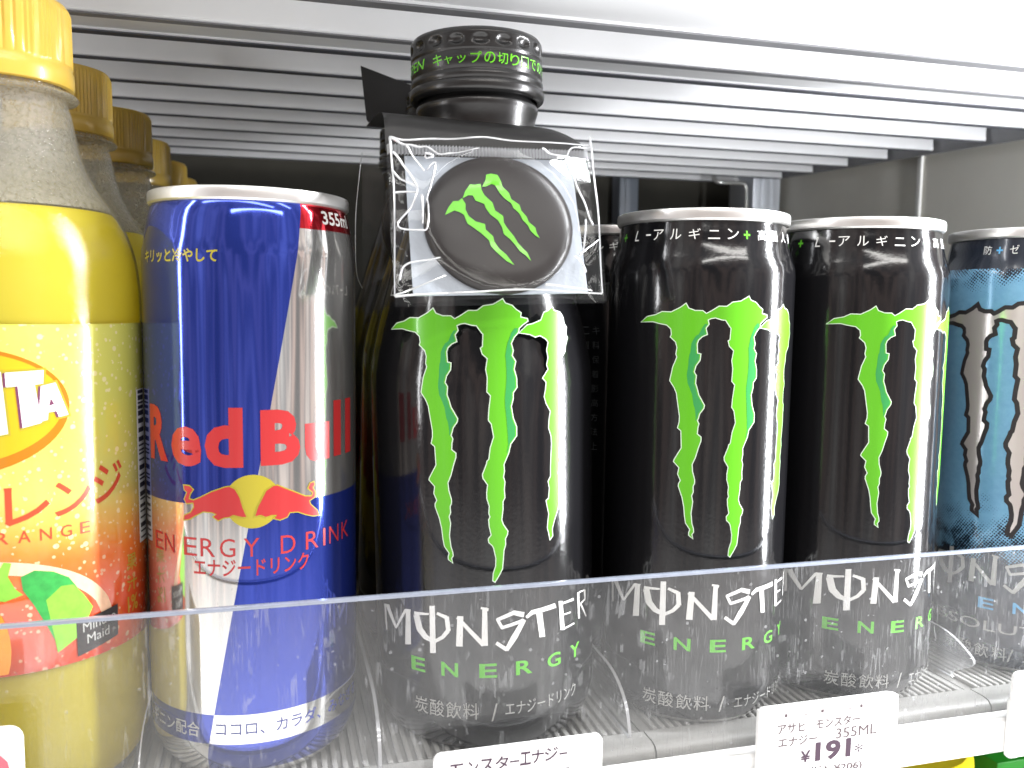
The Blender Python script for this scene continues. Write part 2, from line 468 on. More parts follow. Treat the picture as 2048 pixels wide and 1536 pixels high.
def soda_label():
    """printed shrink label: yellow green above, orange to red below, with round bubbles"""
    mt = bpy.data.materials.new('orange_soda_label'); mt.use_nodes = True
    t = NT(mt.node_tree); b = mt.node_tree.nodes['Principled BSDF']
    vec, x, y, z = t.obj_xyz(); zz = t.math('MULTIPLY', z, 1000.0)
    n = t.noise(vec, 70, 4)
    h = t.math('MULTIPLY_ADD', t.math('SUBTRACT', n, 0.5), 9.0, zz)
    f = t.math('DIVIDE', t.math('SUBTRACT', h, 36.0), 88.0, clamp=True)
    c = t.ramp(f, [(0.0, (0.66, 0.05, 0.012)), (0.18, (0.74, 0.075, 0.01)), (0.32, (0.76, 0.16, 0.015)), (0.40, (0.70, 0.36, 0.06)), (0.50, (0.60, 0.50, 0.12)), (0.70, (0.58, 0.56, 0.10)), (0.97, (0.60, 0.58, 0.11)), (1.0, (0.62, 0.50, 0.02))])
    for sc, th, amt, lo in ((330, 0.22, 0.55, 0.50), (560, 0.24, 0.5, 0.48), (190, 0.13, 0.6, 0.55)):
        v = t.node('ShaderNodeTexVoronoi'); t.put(v, 'Vector', vec); v.inputs['Scale'].default_value = sc
        d = t.math('LESS_THAN', v.outputs['Distance'], th)
        sel = t.math('GREATER_THAN', t.noise(vec, sc * 0.45, 1), lo)
        c = t.mix(t.math('MULTIPLY', t.math('MULTIPLY', d, sel), amt), c, (0.82, 0.70, 0.45))
    t.put(b, 'Base Color', c); b.inputs['Roughness'].default_value = 0.22; b.inputs['Coat Weight'].default_value = 1.0; b.inputs['Coat Roughness'].default_value = 0.06; b.inputs['Coat IOR'].default_value = 1.6
    b.inputs['Subsurface Weight'].default_value = 0.15; b.inputs['Subsurface Radius'].default_value = (0.004, 0.003, 0.001); b.inputs['Subsurface Scale'].default_value = 1.0
    bp = t.node('ShaderNodeBump'); t.put(bp, 'Height', t.noise(vec, 260, 2)); bp.inputs['Strength'].default_value = 0.07; t.put(b, 'Coat Normal', bp.outputs[0]); bp.inputs['Distance'].default_value = 0.001
    t.put(b, 'Normal', bp.outputs[0])
    return mt
M['soda_label'] = soda_label()

def quarter_can():
    """blue and silver quarters split by one slanting line, with a swapped band near the foot"""
    mt = bpy.data.materials.new('blue_silver_lacquer'); mt.use_nodes = True
    t = NT(mt.node_tree); b = mt.node_tree.nodes['Principled BSDF']
    vec, x, y, z = t.obj_xyz(); zz = t.math('MULTIPLY', z, 1000.0)
    s = s_coord(t, x, y, 28.8)
    d = t.math('MULTIPLY_ADD', zz, 0.19, -14.5)
    e = t.math('SUBTRACT', s, d)
    right = t.math('ADD', t.math('MULTIPLY', t.math('GREATER_THAN', e, 0.0), t.math('LESS_THAN', e, 90.5)), t.math('LESS_THAN', e, -90.5), clamp=True)
    row = t.math('SUBTRACT', t.math('ADD', t.math('LESS_THAN', zz, 76.0), t.math('LESS_THAN', zz, 12.0)), t.math('LESS_THAN', zz, 20.0))
    silver = t.math('ABSOLUTE', t.math('SUBTRACT', right, row))
    red = t.math('MULTIPLY', t.math('GREATER_THAN', zz, 147.0), t.math('MULTIPLY', t.math('GREATER_THAN', e, 0.0), t.math('LESS_THAN', e, 40.0)))
    foot = t.math('LESS_THAN', zz, 3.2)
    c = t.mix(silver, (0.030, 0.056, 0.37), (0.80, 0.79, 0.77))
    c = t.mix(foot, c, (0.75, 0.74, 0.72))
    c = t.mix(red, c, (0.66, 0.02, 0.035))
    t.put(b, 'Base Color', c)
    t.put(b, 'Metallic', t.math('MULTIPLY_ADD', silver, 0.18, 0.74))
    n = t.noise(t.scaled(vec, 1, 1, 0.05), 700, 2)
    t.put(b, 'Roughness', t.math('MULTIPLY_ADD', n, 0.04, 0.07))
    b.inputs['Coat Weight'].default_value = 0.4; b.inputs['Coat Roughness'].default_value = 0.05
    bp = t.node('ShaderNodeBump'); t.put(bp, 'Height', t.noise(t.scaled(vec, 1, 1, 0.12), 50, 1)); bp.inputs['Strength'].default_value = 0.10; bp.inputs['Distance'].default_value = 0.001
    t.put(b, 'Normal', bp.outputs[0])
    return mt
M['quarter'] = quarter_can()

def grunge_can():
    """sky blue lacquer fading through halftone dots into black at the shoulder and the foot"""
    mt = bpy.data.materials.new('blue_grunge_lacquer'); mt.use_nodes = True
    t = NT(mt.node_tree); b = mt.node_tree.nodes['Principled BSDF']
    vec, x, y, z = t.obj_xyz(); zz = t.math('MULTIPLY', z, 1000.0)
    s = s_coord(t, x, y, 29.1)
    cb = t.node('ShaderNodeCombineXYZ'); t.put(cb, 0, s); t.put(cb, 1, zz)
    rot = t.node('ShaderNodeMapping'); t.put(rot, 'Vector', cb.outputs[0]); rot.inputs['Rotation'].default_value = (0, 0, 0.6)
    v = t.node('ShaderNodeTexVoronoi', voronoi_dimensions='2D'); t.put(v, 'Vector', rot.outputs[0]); v.inputs['Scale'].default_value = 1.15; v.inputs['Randomness'].default_value = 0.15
    blot = t.noise(cb.outputs[0], 0.13, 4, 0.6)
    up = t.math('DIVIDE', t.math('SUBTRACT', zz, 135.0), 10.0)
    dn = t.math('DIVIDE', t.math('SUBTRACT', 62.0, zz), 22.0)
    dark = t.math('MAXIMUM', up, dn)
    dark = t.math('ADD', dark, t.math('MULTIPLY', t.math('SUBTRACT', blot, 0.5), 2.2))
    thr = t.math('MULTIPLY', dark, 0.62)
    msk = t.math('LESS_THAN', v.outputs['Distance'], thr)
    hi = t.math('GREATER_THAN', zz, 143.0)
    lo = t.math('LESS_THAN', zz, 40.0)
    msk = t.math('MAXIMUM', msk, t.math('MAXIMUM', hi, lo))
    shade = t.noise(cb.outputs[0], 0.4, 5, 0.7)
    blue = t.mix(shade, (0.14, 0.35, 0.56), (0.24, 0.50, 0.72))
    c = t.mix(msk, blue, (0.012, 0.018, 0.032))
    t.put(b, 'Base Color', c); b.inputs['Roughness'].default_value = 0.18; b.inputs['Metallic'].default_value = 0.15; b.inputs['Coat Weight'].default_value = 0.3
    return mt
M['grunge'] = grunge_can()


# ------------------------------------------------------------------ the cooler: floor plate, walls, upper shelf
bm = bmesh.new(); box(bm, -700, 428, -32, 470, -11.5, -8.2)
tag(link('shelf_floor', bm, M['dark_base']), kind='structure')
bm = bmesh.new(); box(bm, -700, 442, -60, 480, -190, -150)
tag(link('lower_shelf_floor', bm, M['rail']), kind='structure')
bm = bmesh.new(); box(bm, -800, 452, 481, 490, -200, 900)
o = tag(link('rear_wall', bm, M['back_wall']), 'dark brown rear panel of the cooler behind the drinks', 'wall')

wl = thing('side_wall', (430, 0, 0), label='beige side liner of the cooler with one pale upright bead', cat='wall')
bm = bmesh.new(); box(bm, 0, 9, -18, 480, -200, 900)
link('liner_panel', bm, M['side_wall'], wl)
bm = bmesh.new(); box(bm, -1.6, -0.05, 239, 243.5, -200, 900, 0.5)
link('seam_bead', bm, M['bead'], wl, 40)

def upright(name, x0, x1, y0, y1, label, mt='post'):
    t = thing(name, ((x0 + x1) / 2, (y0 + y1) / 2, 0), label=label, cat='post', group='steel uprights at the back of the cooler')
    bm = bmesh.new(); w2, d2 = (x1 - x0) / 2, (y1 - y0) / 2
    box(bm, -w2, w2, -d2, d2, -190, 880, 1.2)
    link('column', bm, M[mt], t, 40)
    bm = bmesh.new(); box(bm, -w2 * 0.45, w2 * 0.45, -d2 - 0.9, -d2 - 0.02, -190, 880, 0.3)
    link('raised_rib', bm, M[mt], t, 40)
    return t
upright('shelf_upright', 398, 424, 400, 440, 'pale steel upright standing in the rear right corner')
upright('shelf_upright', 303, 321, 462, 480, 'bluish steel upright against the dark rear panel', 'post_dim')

t = thing('hanging_hook', (398, 402, 222), label='bent zinc hook rod beside the corner upright', cat='hook')
bm = bmesh.new(); tube(bm, spline([(-34, 4, 20), (-34, 3, 14), (-30, 0, 11), (-10, 0, 11), (-6, 0, 8), (-5, 0, 0), (-5, 0, -40)], 5), 1.8, 8)
link('rod', bm, M['rod'], t, 60)
bm = bmesh.new(); box(bm, -8, 0, -2.5, 2.5, -44, -38, 0.6)
link('clip', bm, M['rod'], t, 40)

sh = thing('upper_shelf', (0, 0, 228), label='white slatted shelf overhead with a grey steel end bracket', cat='shelf')
PITCH, ZP = 42.4, 1.49
sh.location = Vector((413, 0, 228.4)) * MM
sh.rotation_euler.y = -0.0062
def rail_mesh(prof, x0=-1113, x1=0):
    bm = bmesh.new()
    A = [bm.verts.new((x0, p[0], p[1])) for p in prof]; B = [bm.verts.new((x1, p[0], p[1])) for p in prof]
    for i in range(len(prof)): bm.faces.new((A[i], A[(i + 1) % len(prof)], B[(i + 1) % len(prof)], B[i]))
    bm.faces.new(A); bm.faces.new(list(reversed(B)))
    return bm
for k in range(-1, 7):
    y = 171.7 + PITCH * k; zb = ZP * k
    # upright louvre blade: plain front face, small rolled foot
    prof = [(y - 2.4, zb + 15), (y - 2.2, zb + 3.0), (y - 2.6, zb + 1.6), (y - 2.4, zb + 0.5), (y - 1.6, zb), (y - 0.3, zb + 0.1), (y + 0.2, zb + 0.8), (y + 0.1, zb + 15)]
    link('slat', rail_mesh(prof), M['slat'], sh, 30)
    link('foot_shade_strip', rail_mesh([(y - 2.5, zb - 0.5), (y + 1.0, zb - 0.5), (y + 1.0, zb - 0.05), (y - 2.5, zb - 0.05)], -1112.6, -0.4), M['gap_shade'], sh)  # added dark strip imitating the shade line under the blade
prof = [(63, -2.9), (63.6, -3.6), (66, -3.7), (67, -2.8), (83, -2.6), (84, -3.6), (86, -3.4), (86.6, -2.4), (86.6, 15), (62.6, 15), (62.6, -2.0)]
link('cross_beam', rail_mesh(prof), M['slat'], sh, 25)
prof = [(-34, 22), (-34, -8), (-30, -10), (-27, -9), (-25, -6.6), (17, -5.2), (18, -6.0), (22, -5.6), (22.8, -4.4), (22.8, 22)]
link('foot_shade_strip', rail_mesh([(82.5, -4.1), (87, -4.1), (87, -3.65), (82.5, -3.65)], -1112.6, -0.4), M['gap_shade'], sh)  # same painted shade line under the cross beam
link('edge_strip', rail_mesh([(62.6, -4.2), (66.4, -4.2), (66.4, -3.75), (62.6, -3.75)], -1112.6, -0.4), M['bracket'], sh)
link('edge_strip', rail_mesh([(17.6, -6.6), (23, -6.6), (23, -6.05), (17.6, -6.05)], -1112.6, -0.4), M['bracket'], sh)
link('front_panel', rail_mesh(prof), M['shelf_white'], sh, 25)
link('deck', rail_mesh([(23, 13), (450, 28), (450, 31), (23, 16)]), M['shelf_white'], sh)
bm = bmesh.new()
prof = [(-20, -5), (-20, 30), (455, 50), (455, 6), (400, 9), (120, -4), (60, -8)]
A = [bm.verts.new((2.5, *p)) for p in prof]; B = [bm.verts.new((6, *p)) for p in prof]
for i in range(len(prof)): bm.faces.new((A[i], A[(i + 1) % len(prof)], B[(i + 1) % len(prof)], B[i]))
bm.faces.new(A); bm.faces.new(list(reversed(B)))
link('end_bracket', bm, M['bracket'], sh, 30)

# ------------------------------------------------------------------ lane trays, dividers, guard, price rail
def lane_tray(x0, x1, label):
    t = thing('lane_tray', ((x0 + x1) / 2, 0, 0), label=label, cat='tray', group='grooved lane trays under the drinks')
    h = (x1 - x0) / 2 - 0.25
    bm = bmesh.new()
    prof = [(460, -8), (460, -1.4), (-25.5, -1.4), (-26.2, 0), (-32.2, 0), (-34.2, -0.5), (-35.4, -1.8), (-35.9, -4), (-36, -14), (-34, -14), (-33, -8)]
    A = [bm.verts.new((-h, *p)) for p in prof]; B = [bm.verts.new((h, *p)) for p in prof]
    for i in range(len(prof)): bm.faces.new((A[i], A[(i + 1) % len(prof)], B[(i + 1) % len(prof)], B[i]))
    bm.faces.new(A); bm.faces.new(list(reversed(B)))
    link('tray_base', bm, M['tray'], t, 35)
    bm = bmesh.new(); n = int((2 * h - 3) / 2.8); off = -(n - 1) * 1.4
    for k in range(n): box(bm, off + k * 2.8 - 0.75, off + k * 2.8 + 0.75, -25.4, 455, -1.6, -0.02, 0.25)
    link('ridge', bm, M['tray'], t, 40)
    return t
lane_tray(-116, -30, 'grey tray under the orange soda bottles')
lane_tray(-30, 32.5, 'grey tray under the blue and silver can')
lane_tray(32.5, 112.3, 'grey tray under the tall black bottle')
lane_tray(112.3, 233, 'wide grey tray under the two black green clawed cans')
lane_tray(233, 320, 'grey tray under the sky blue can')

def divider(x, label, y0=-29.0, th=0.5):
    t = thing('lane_divider', (x, 0, 0), label=label, cat='divider', group='clear lane dividers between the drinks')
    outl = [(440, 0.05), (440, 16)] + spline([(0, 16), (-12, 15.4), (-20, 13), (-26, 8.5), (y0, 2), (y0, 0.05)], 5)
    bm = bmesh.new()
    A = [bm.verts.new((-th, *p)) for p in outl]; B = [bm.verts.new((th, *p)) for p in outl]
    bm.faces.new(A); bm.faces.new(list(reversed(B)))
    n = len(outl)
    for i in range(n):
        f = bm.faces.new((A[i], A[(i + 1) % n], B[(i + 1) % n], B[i])); f.material_index = 1
    link('clear_plate', bm, [M['divider'], M['divider_edge']], t, 35)
    return t
divider(-29.1, 'clear divider between the front orange soda bottle and the blue can', -29.0, 0.2)
divider(32.6, 'clear divider between the blue can and the tall black bottle')
divider(106.6, 'clear divider between the tall black bottle and the black cans')
divider(234.5, 'clear divider between the black cans and the sky blue can', -17)

t = thing('shelf_guard', (0, -38.5, -10), label='scratched clear acrylic guard along the shelf front', cat='guard')
bm = bmesh.new(); box(bm, -300, 428, -1.0, 1.0, 0, 61.9)
link('clear_sheet', bm, M['guard'], t)
bm = bmesh.new(); box(bm, -300, 428, -1.0, 1.0, 61.92, 62.9, 0.3)
link('polished_edge', bm, M['guard_edge'], t, 40)

t = thing('price_rail', (0, -42, -14), label='white plastic price rail along the shelf front', cat='rail')
bm = bmesh.new()
prof = [(-2.4, 1.6), (-2.4, 11.6), (-1.6, 12.6), (2.4, 12.6), (2.4, 1.6)]
A = [bm.verts.new((-400, *p)) for p in prof]; B = [bm.verts.new((428, *p)) for p in prof]
for i in range(len(prof)): bm.faces.new((A[i], A[(i + 1) % len(prof)], B[(i + 1) % len(prof)], B[i]))
bm.faces.new(A); bm.faces.new(list(reversed(B)))
link('rail_strip', bm, M['rail'], t, 30)

# ------------------------------------------------------------------ printed artwork, in millimetres round the can and up it
CLAW_A = [[-35.79,121.68],[-33.62,123.23],[-30.65,123.81],[-28.54,124.79],[-25.56,124.72],[-22.75,126.1],[-21.12,127.28],[-20.37,125.97],[-18.34,125.24],[-16.11,125.23],[-15.02,124.39],[-13.44,125.21],[-11.26,126.6],[-8.9,126.57],[-7.15,127.83],[-4.51,128.19],[-2.91,129.08],[-1.97,129.6],[-1.31,128.54],[0.6,127.86],[1.69,126.79],[3.09,125.85],[2.93,124.66],[4.95,124.22],[5.09,123.69],[3.63,122.79],[2.48,121.76],[2.32,120.7],[1.05,119.41],[0.2,117.71],[0.73,115.7],[0.38,114.38],[1.39,112.76],[0.94,110.64],[1.62,108.21],[1.67,105.66],[0.59,104.23],[0.57,102.62],[-0.01,100.5],[0.51,97.24],[1.46,94.76],[1.43,92.33],[0.43,91.03],[-0.27,90.15],[-0.85,87.74],[-1.56,86.15],[-2.27,84.56],[-2.15,82.65],[-2.45,81.03],[-2.06,79.65],[-2.27,77.48],[-2.11,75.28],[-2.67,74.21],[-2.7,72.02],[-3.09,69.02],[-2.62,67.62],[-1.4,65.74],[-1.55,64.79],[-2.12,63.72],[-2.08,62.06],[-2.57,60.43],[-2.74,58.22],[-3.05,55.19],[-3.9,53.58],[-5.07,51.69],[-5.55,52.0],[-5.39,53.94],[-4.68,56.12],[-4.6,58.34],[-5.16,61.14],[-5.55,61.98],[-6.49,62.85],[-6.61,63.82],[-5.78,64.89],[-6.29,67.25],[-6.45,69.18],[-6.06,69.99],[-6.37,71.09],[-6.21,73.01],[-6.85,75.21],[-6.88,76.85],[-6.58,79.02],[-7.84,80.96],[-7.96,81.91],[-6.85,84.74],[-6.7,85.54],[-6.16,86.07],[-5.72,89.3],[-4.74,92.24],[-5.36,95.86],[-6.14,96.96],[-5.97,99.63],[-5.44,103.63],[-6.43,104.72],[-6.25,108.44],[-6.66,110.84],[-6.17,113.74],[-7.6,115.09],[-7.98,116.54],[-7.44,116.93],[-7.26,120.35],[-7.65,120.75],[-9.07,122.74],[-10.38,122.89],[-12.22,123.43],[-13.47,123.25],[-14.57,122.73],[-14.23,121.43],[-15.1,120.25],[-14.64,118.47],[-16.0,117.87],[-17.13,116.8],[-17.53,115.61],[-17.34,112.74],[-16.35,112.51],[-16.5,110.83],[-17.66,109.15],[-18.15,107.22],[-17.47,106.15],[-17.64,103.86],[-17.04,102.18],[-16.58,100.49],[-14.78,97.38],[-14.92,96.53],[-16.06,94.94],[-16.46,93.49],[-16.73,92.76],[-16.24,91.8],[-16.52,90.58],[-16.63,88.74],[-15.45,87.8],[-15.47,86.7],[-16.13,84.73],[-16.94,81.76],[-17.87,79.52],[-17.66,77.31],[-16.94,74.88],[-16.96,73.89],[-17.36,72.88],[-17.27,71.15],[-17.72,70.02],[-17.32,68.18],[-17.72,64.67],[-17.33,61.46],[-16.85,59.99],[-16.74,58.99],[-17.26,58.21],[-16.9,57.11],[-17.91,57.92],[-17.94,58.67],[-17.62,59.69],[-19.0,61.6],[-19.4,63.82],[-19.68,66.54],[-20.28,69.24],[-21.55,72.63],[-21.53,73.37],[-20.97,74.41],[-21.87,76.33],[-21.55,78.33],[-23.29,80.06],[-23.14,80.57],[-21.02,84.28],[-21.21,87.96],[-21.3,89.55],[-22.36,90.35],[-21.92,92.09],[-21.88,93.8],[-23.07,100.8],[-23.86,102.48],[-25.23,104.37],[-25.06,105.35],[-24.41,108.53],[-23.23,111.46],[-23.57,112.42],[-23.3,114.36],[-23.81,116.03],[-25.46,117.46],[-25.16,118.18],[-25.4,119.87],[-26.83,121.06],[-29.58,121.52],[-31.54,121.98]]
CLAW_B = [[2.75,120.56],[5.08,122.5],[6.57,122.73],[9.38,123.73],[10.38,125.85],[11.72,126.23],[13.12,127.29],[13.83,126.33],[16.08,125.75],[17.27,124.36],[17.75,122.44],[18.72,121.59],[18.49,119.67],[19.13,118.54],[18.25,116.37],[18.02,114.73],[16.37,113.17],[15.95,110.44],[15.35,108.83],[15.14,106.64],[15.51,104.41],[15.89,103.27],[15.28,100.55],[15.26,97.79],[15.83,96.62],[15.79,92.16],[15.56,88.45],[15.16,86.26],[15.53,83.97],[14.92,80.41],[15.29,78.94],[15.06,75.03],[15.23,71.89],[14.83,70.26],[13.3,66.84],[12.56,64.7],[12.72,62.69],[11.89,61.84],[11.49,63.75],[11.05,65.23],[11.35,67.72],[11.61,69.09],[10.88,72.29],[10.72,73.15],[11.58,73.59],[11.89,76.62],[11.45,78.5],[12.34,79.92],[12.36,82.71],[12.58,86.58],[12.78,89.06],[12.62,91.29],[11.76,93.69],[11.96,96.16],[12.43,98.32],[10.97,100.64],[10.32,102.6],[10.84,104.75],[11.03,106.64],[9.88,107.8],[11.74,110.14],[11.24,111.39],[11.77,113.4],[11.28,115.59],[11.81,117.6],[11.14,118.57],[9.03,119.72],[7.45,119.37],[5.94,120.08]]
SHADE_1 = [[-14.23,121.43],[-15.1,120.25],[-14.64,118.47],[-16.0,117.87],[-17.13,116.8],[-17.53,115.61],[-17.34,112.74],[-16.35,112.51],[-16.5,110.83],[-17.66,109.15],[-18.15,107.22],[-17.47,106.15],[-17.64,103.86],[-17.04,102.18],[-16.58,100.49],[-14.78,97.38],[-14.92,96.53],[-16.06,94.94],[-16.46,93.49],[-16.73,92.76]]
SHADE_2 = [[2.48,121.76],[2.32,120.7],[1.05,119.41],[0.2,117.71],[0.73,115.7],[0.38,114.38],[1.39,112.76],[0.94,110.64],[1.62,108.21],[1.67,105.66],[0.59,104.23],[0.57,102.62],[-0.01,100.5],[0.51,97.24],[1.46,94.76],[1.43,92.33],[0.43,91.03],[-0.27,90.15],[-0.85,87.74]]
WORDMARK = [[[-44.45,39.47],[-43.54,32.18],[-42.6,32.51],[-43.07,39.92]],[[-43.28,39.65],[-37.91,34.29],[-36.89,34.8],[-41.11,40.66]],[[-37.12,34.41],[-32.29,41.09],[-33.25,41.24],[-37.95,34.44]],[[-32.76,41.16],[-33.4,30.68],[-31.01,31.27],[-30.95,41.56]],[[-44.54,39.31],[-41.06,39.94],[-40.74,40.57],[-44.14,39.98]],[[-33.11,40.82],[-30.86,41.08],[-30.74,41.64],[-32.98,41.39]],[[-29.57,40.33],[-24.38,41.21],[-24.33,41.75],[-29.46,41.36]],[[-29.75,40.14],[-28.7,36.07],[-26.58,36.88],[-27.67,40.92]],[[-28.61,35.95],[-26.36,34.01],[-24.9,35.19],[-26.84,37.36]],[[-26.31,33.93],[-23.12,33.15],[-22.56,34.11],[-25.38,35.44]],[[-22.0,41.73],[-19.08,40.58],[-18.57,41.67],[-21.64,42.47]],[[-19.49,41.25],[-19.06,37.1],[-17.73,37.37],[-18.16,41.53]],[[-18.97,37.79],[-20.77,35.41],[-19.92,34.82],[-17.97,37.05]],[[-20.44,35.77],[-23.29,33.85],[-22.82,33.11],[-19.91,34.89]],[[-24.08,43.92],[-24.2,30.11],[-22.32,30.44],[-22.39,44.18]],[[-15.73,41.85],[-16.27,33.05],[-14.37,33.1],[-14.0,41.88]],[[-16.1,41.16],[-8.92,33.14],[-7.94,34.06],[-15.37,41.88]],[[-8.67,44.43],[-9.06,33.42],[-7.29,33.38],[-7.35,44.4]],[[-9.19,44.03],[-7.11,43.31],[-6.89,44.18],[-9.04,44.62]],[[3.29,42.1],[0.03,43.09],[-0.26,41.86],[2.94,40.66]],[[-0.14,42.93],[-4.83,41.21],[-4.46,40.28],[0.3,41.83]],[[-5.0,40.87],[-3.61,38.0],[-2.76,38.41],[-4.28,41.23]],[[-3.42,37.87],[3.02,39.32],[2.69,40.3],[-3.7,38.75]],[[2.51,40.44],[-0.55,35.76],[0.93,34.77],[3.69,39.65]],[[-0.45,36.1],[-2.62,32.11],[-1.66,31.43],[1.07,35.01]],[[-1.64,32.32],[-4.7,34.57],[-5.28,33.71],[-2.26,31.42]],[[4.08,40.16],[6.05,41.25],[5.23,42.25],[3.5,40.87]],[[5.63,41.05],[13.82,41.42],[13.31,42.88],[5.24,42.37]],[[6.78,41.75],[7.82,33.99],[9.76,33.79],[8.75,41.6]],[[14.7,43.13],[15.31,34.34],[17.18,33.91],[16.3,42.81]],[[15.51,41.81],[21.6,41.56],[21.12,42.44],[15.25,42.39]],[[15.98,38.43],[19.99,38.19],[19.76,38.71],[15.79,38.93]],[[16.47,34.1],[21.83,34.37],[21.45,34.91],[16.11,34.68]],[[23.3,43.42],[23.7,35.35],[24.82,35.01],[24.39,43.12]],[[24.48,42.94],[28.33,42.41],[27.89,43.0],[24.15,43.49]],[[27.41,43.0],[27.78,40.04],[28.83,39.71],[28.86,42.56]],[[27.85,40.19],[24.64,39.63],[25.24,39.17],[28.76,39.56]],[[24.65,39.52],[28.61,34.29],[29.65,34.1],[25.58,39.42]]]
BULL_L = [[-18.13,80.66],[-16.43,80.62],[-15.42,79.8],[-16.27,78.67],[-16.72,77.2],[-15.29,76.95],[-13.31,77.79],[-10.31,79.35],[-6.76,80.66],[-5.73,80.83],[-4.38,80.12],[-3.23,77.96],[-2.59,75.45],[-1.94,73.65],[-1.61,72.92],[-2.79,72.96],[-4.82,73.54],[-5.85,73.01],[-7.24,72.83],[-8.65,72.09],[-9.88,72.95],[-8.98,73.69],[-10.4,74.19],[-12.62,74.27],[-14.97,73.04],[-16.63,72.01],[-18.36,71.67],[-18.11,72.77],[-16.18,73.67],[-15.13,75.18],[-15.3,76.42],[-17.38,76.07],[-18.0,77.09],[-17.09,78.96],[-17.94,79.6]]
BULL_R = [[0.58,72.99],[1.28,75.28],[2.32,77.36],[3.37,79.44],[5.1,80.56],[6.15,80.66],[8.27,79.56],[11.22,78.13],[13.56,76.9],[15.62,76.6],[16.06,77.64],[14.59,78.97],[15.23,80.17],[16.3,80.38],[16.51,79.61],[15.85,78.97],[16.71,77.54],[16.48,76.28],[14.77,75.62],[15.18,74.45],[17.34,72.42],[17.78,71.21],[16.01,71.34],[13.92,72.06],[11.55,73.15],[9.3,73.27],[8.55,72.08],[6.75,71.57],[5.35,72.07],[6.06,72.91],[4.67,73.04],[3.29,72.62],[1.93,73.26]]
BADGE_CLAWS = [[[-11.9,20.47],[-10.87,18.3],[-9.5,16.48],[-8.08,16.41],[-7.13,15.58],[-6.3,17.29],[-6.49,18.86],[-5.76,20.76],[-4.1,22.23],[-1.66,22.9],[-1.62,24.44],[0.19,26.29],[0.41,27.81],[1.49,29.68],[3.3,31.34],[5.19,34.12],[3.14,33.05],[0.85,30.85],[-0.6,29.18],[-0.99,27.48],[-2.79,25.64],[-4.78,23.99],[-6.28,22.9],[-6.97,20.43],[-7.98,19.7],[-9.35,19.19]],[[-6.95,15.57],[-6.06,13.36],[-4.64,11.3],[-3.58,11.44],[-1.74,11.06],[-1.77,12.73],[-1.12,14.47],[0.87,16.54],[1.39,18.87],[3.42,20.34],[3.42,22.29],[4.19,23.81],[5.78,26.07],[6.69,27.97],[8.15,29.65],[9.04,30.58],[9.82,32.85],[8.52,31.36],[7.0,30.26],[6.07,28.76],[4.62,26.89],[3.12,25.6],[2.77,23.48],[1.86,21.58],[0.01,20.11],[-1.08,18.21],[-1.34,17.04],[-3.6,16.18],[-4.2,14.64],[-5.45,14.7]],[[-1.45,11.92],[-0.36,9.86],[-0.04,8.24],[1.28,7.75],[3.09,8.05],[3.83,10.01],[4.05,11.6],[5.71,13.51],[6.09,15.28],[8.15,16.77],[8.53,18.53],[9.83,20.24],[10.22,21.8],[11.91,23.3],[12.11,24.85],[12.78,26.27],[11.5,25.46],[10.35,24.14],[9.94,22.79],[8.62,21.28],[7.9,19.35],[6.39,17.84],[5.97,16.48],[4.27,15.18],[3.13,13.65],[2.06,11.32],[1.18,10.97],[-0.54,11.86]]]
CREASE_GLINTS = [[[-25.29,0.12],[-22.59,1.72],[-19.14,2.68],[-16.34,2.88],[-12.94,5.05],[-9.34,4.61],[-2.7,2.96]],[[-24.99,4.47],[-22.61,8.44],[-20.45,12.99],[-19.6,16.04],[-21.61,21.11],[-25.11,26.15],[-19.27,27.6],[-17.65,26.23],[-17.11,20.52],[-17.34,18.61],[-15.59,13.11],[-14.34,7.53],[-16.79,10.04]],[[-25.63,10.19],[-23.86,12.41],[-20.22,14.91]],[[-25.29,16.72],[-19.29,16.6]],[[-25.62,-0.05],[-25.51,7.84],[-25.6,19.4],[-26.74,44.37]],[[30.61,-4.62],[29.94,8.48],[29.02,24.78],[27.77,43.27]],[[-26.76,44.72],[-23.9,43.61],[-13.96,39.81]],[[-26.6,44.9],[-8.82,44.07],[11.63,43.17],[27.75,43.38]],[[15.54,1.3],[17.5,2.63],[22.04,3.16],[24.34,0.07],[30.13,-0.75]],[[22.68,4.36],[24.07,12.11],[25.93,18.91],[27.2,24.05]],[[25.29,22.54],[24.04,29.69],[23.23,31.67]],[[20.75,33.68],[22.81,35.16],[23.6,37.83]],[[-21.57,2.25],[-20.01,5.52],[-17.52,10.48]],[[-25.4,40.78],[-24.2,37.15],[-21.13,35.97],[-14.99,35.07]],[[22.34,32.86],[28.61,27.96]],[[11.77,41.86],[19.76,42.09],[24.85,42.75]],[[-25.61,-0.25],[-22.17,0.49],[-12.61,0.2],[-1.66,-0.79],[9.48,-0.56],[30.43,-1.62]],[[-16.82,4.91],[-14.74,5.57],[-16.57,6.48],[-16.82,4.91]],[[-18.65,17.53],[-18.64,22.87],[-19.0,25.9]]]
AX, BX_, AZ, BZ_ = [0.9582,2.21,0.9862,3.55]
def can_claw(p): return (AX * p[0] + BX_, AZ * p[1] + BZ_)
def can_word(p): return (1.013 * p[0] + 1.4, 0.98 * p[1] + 2.5)

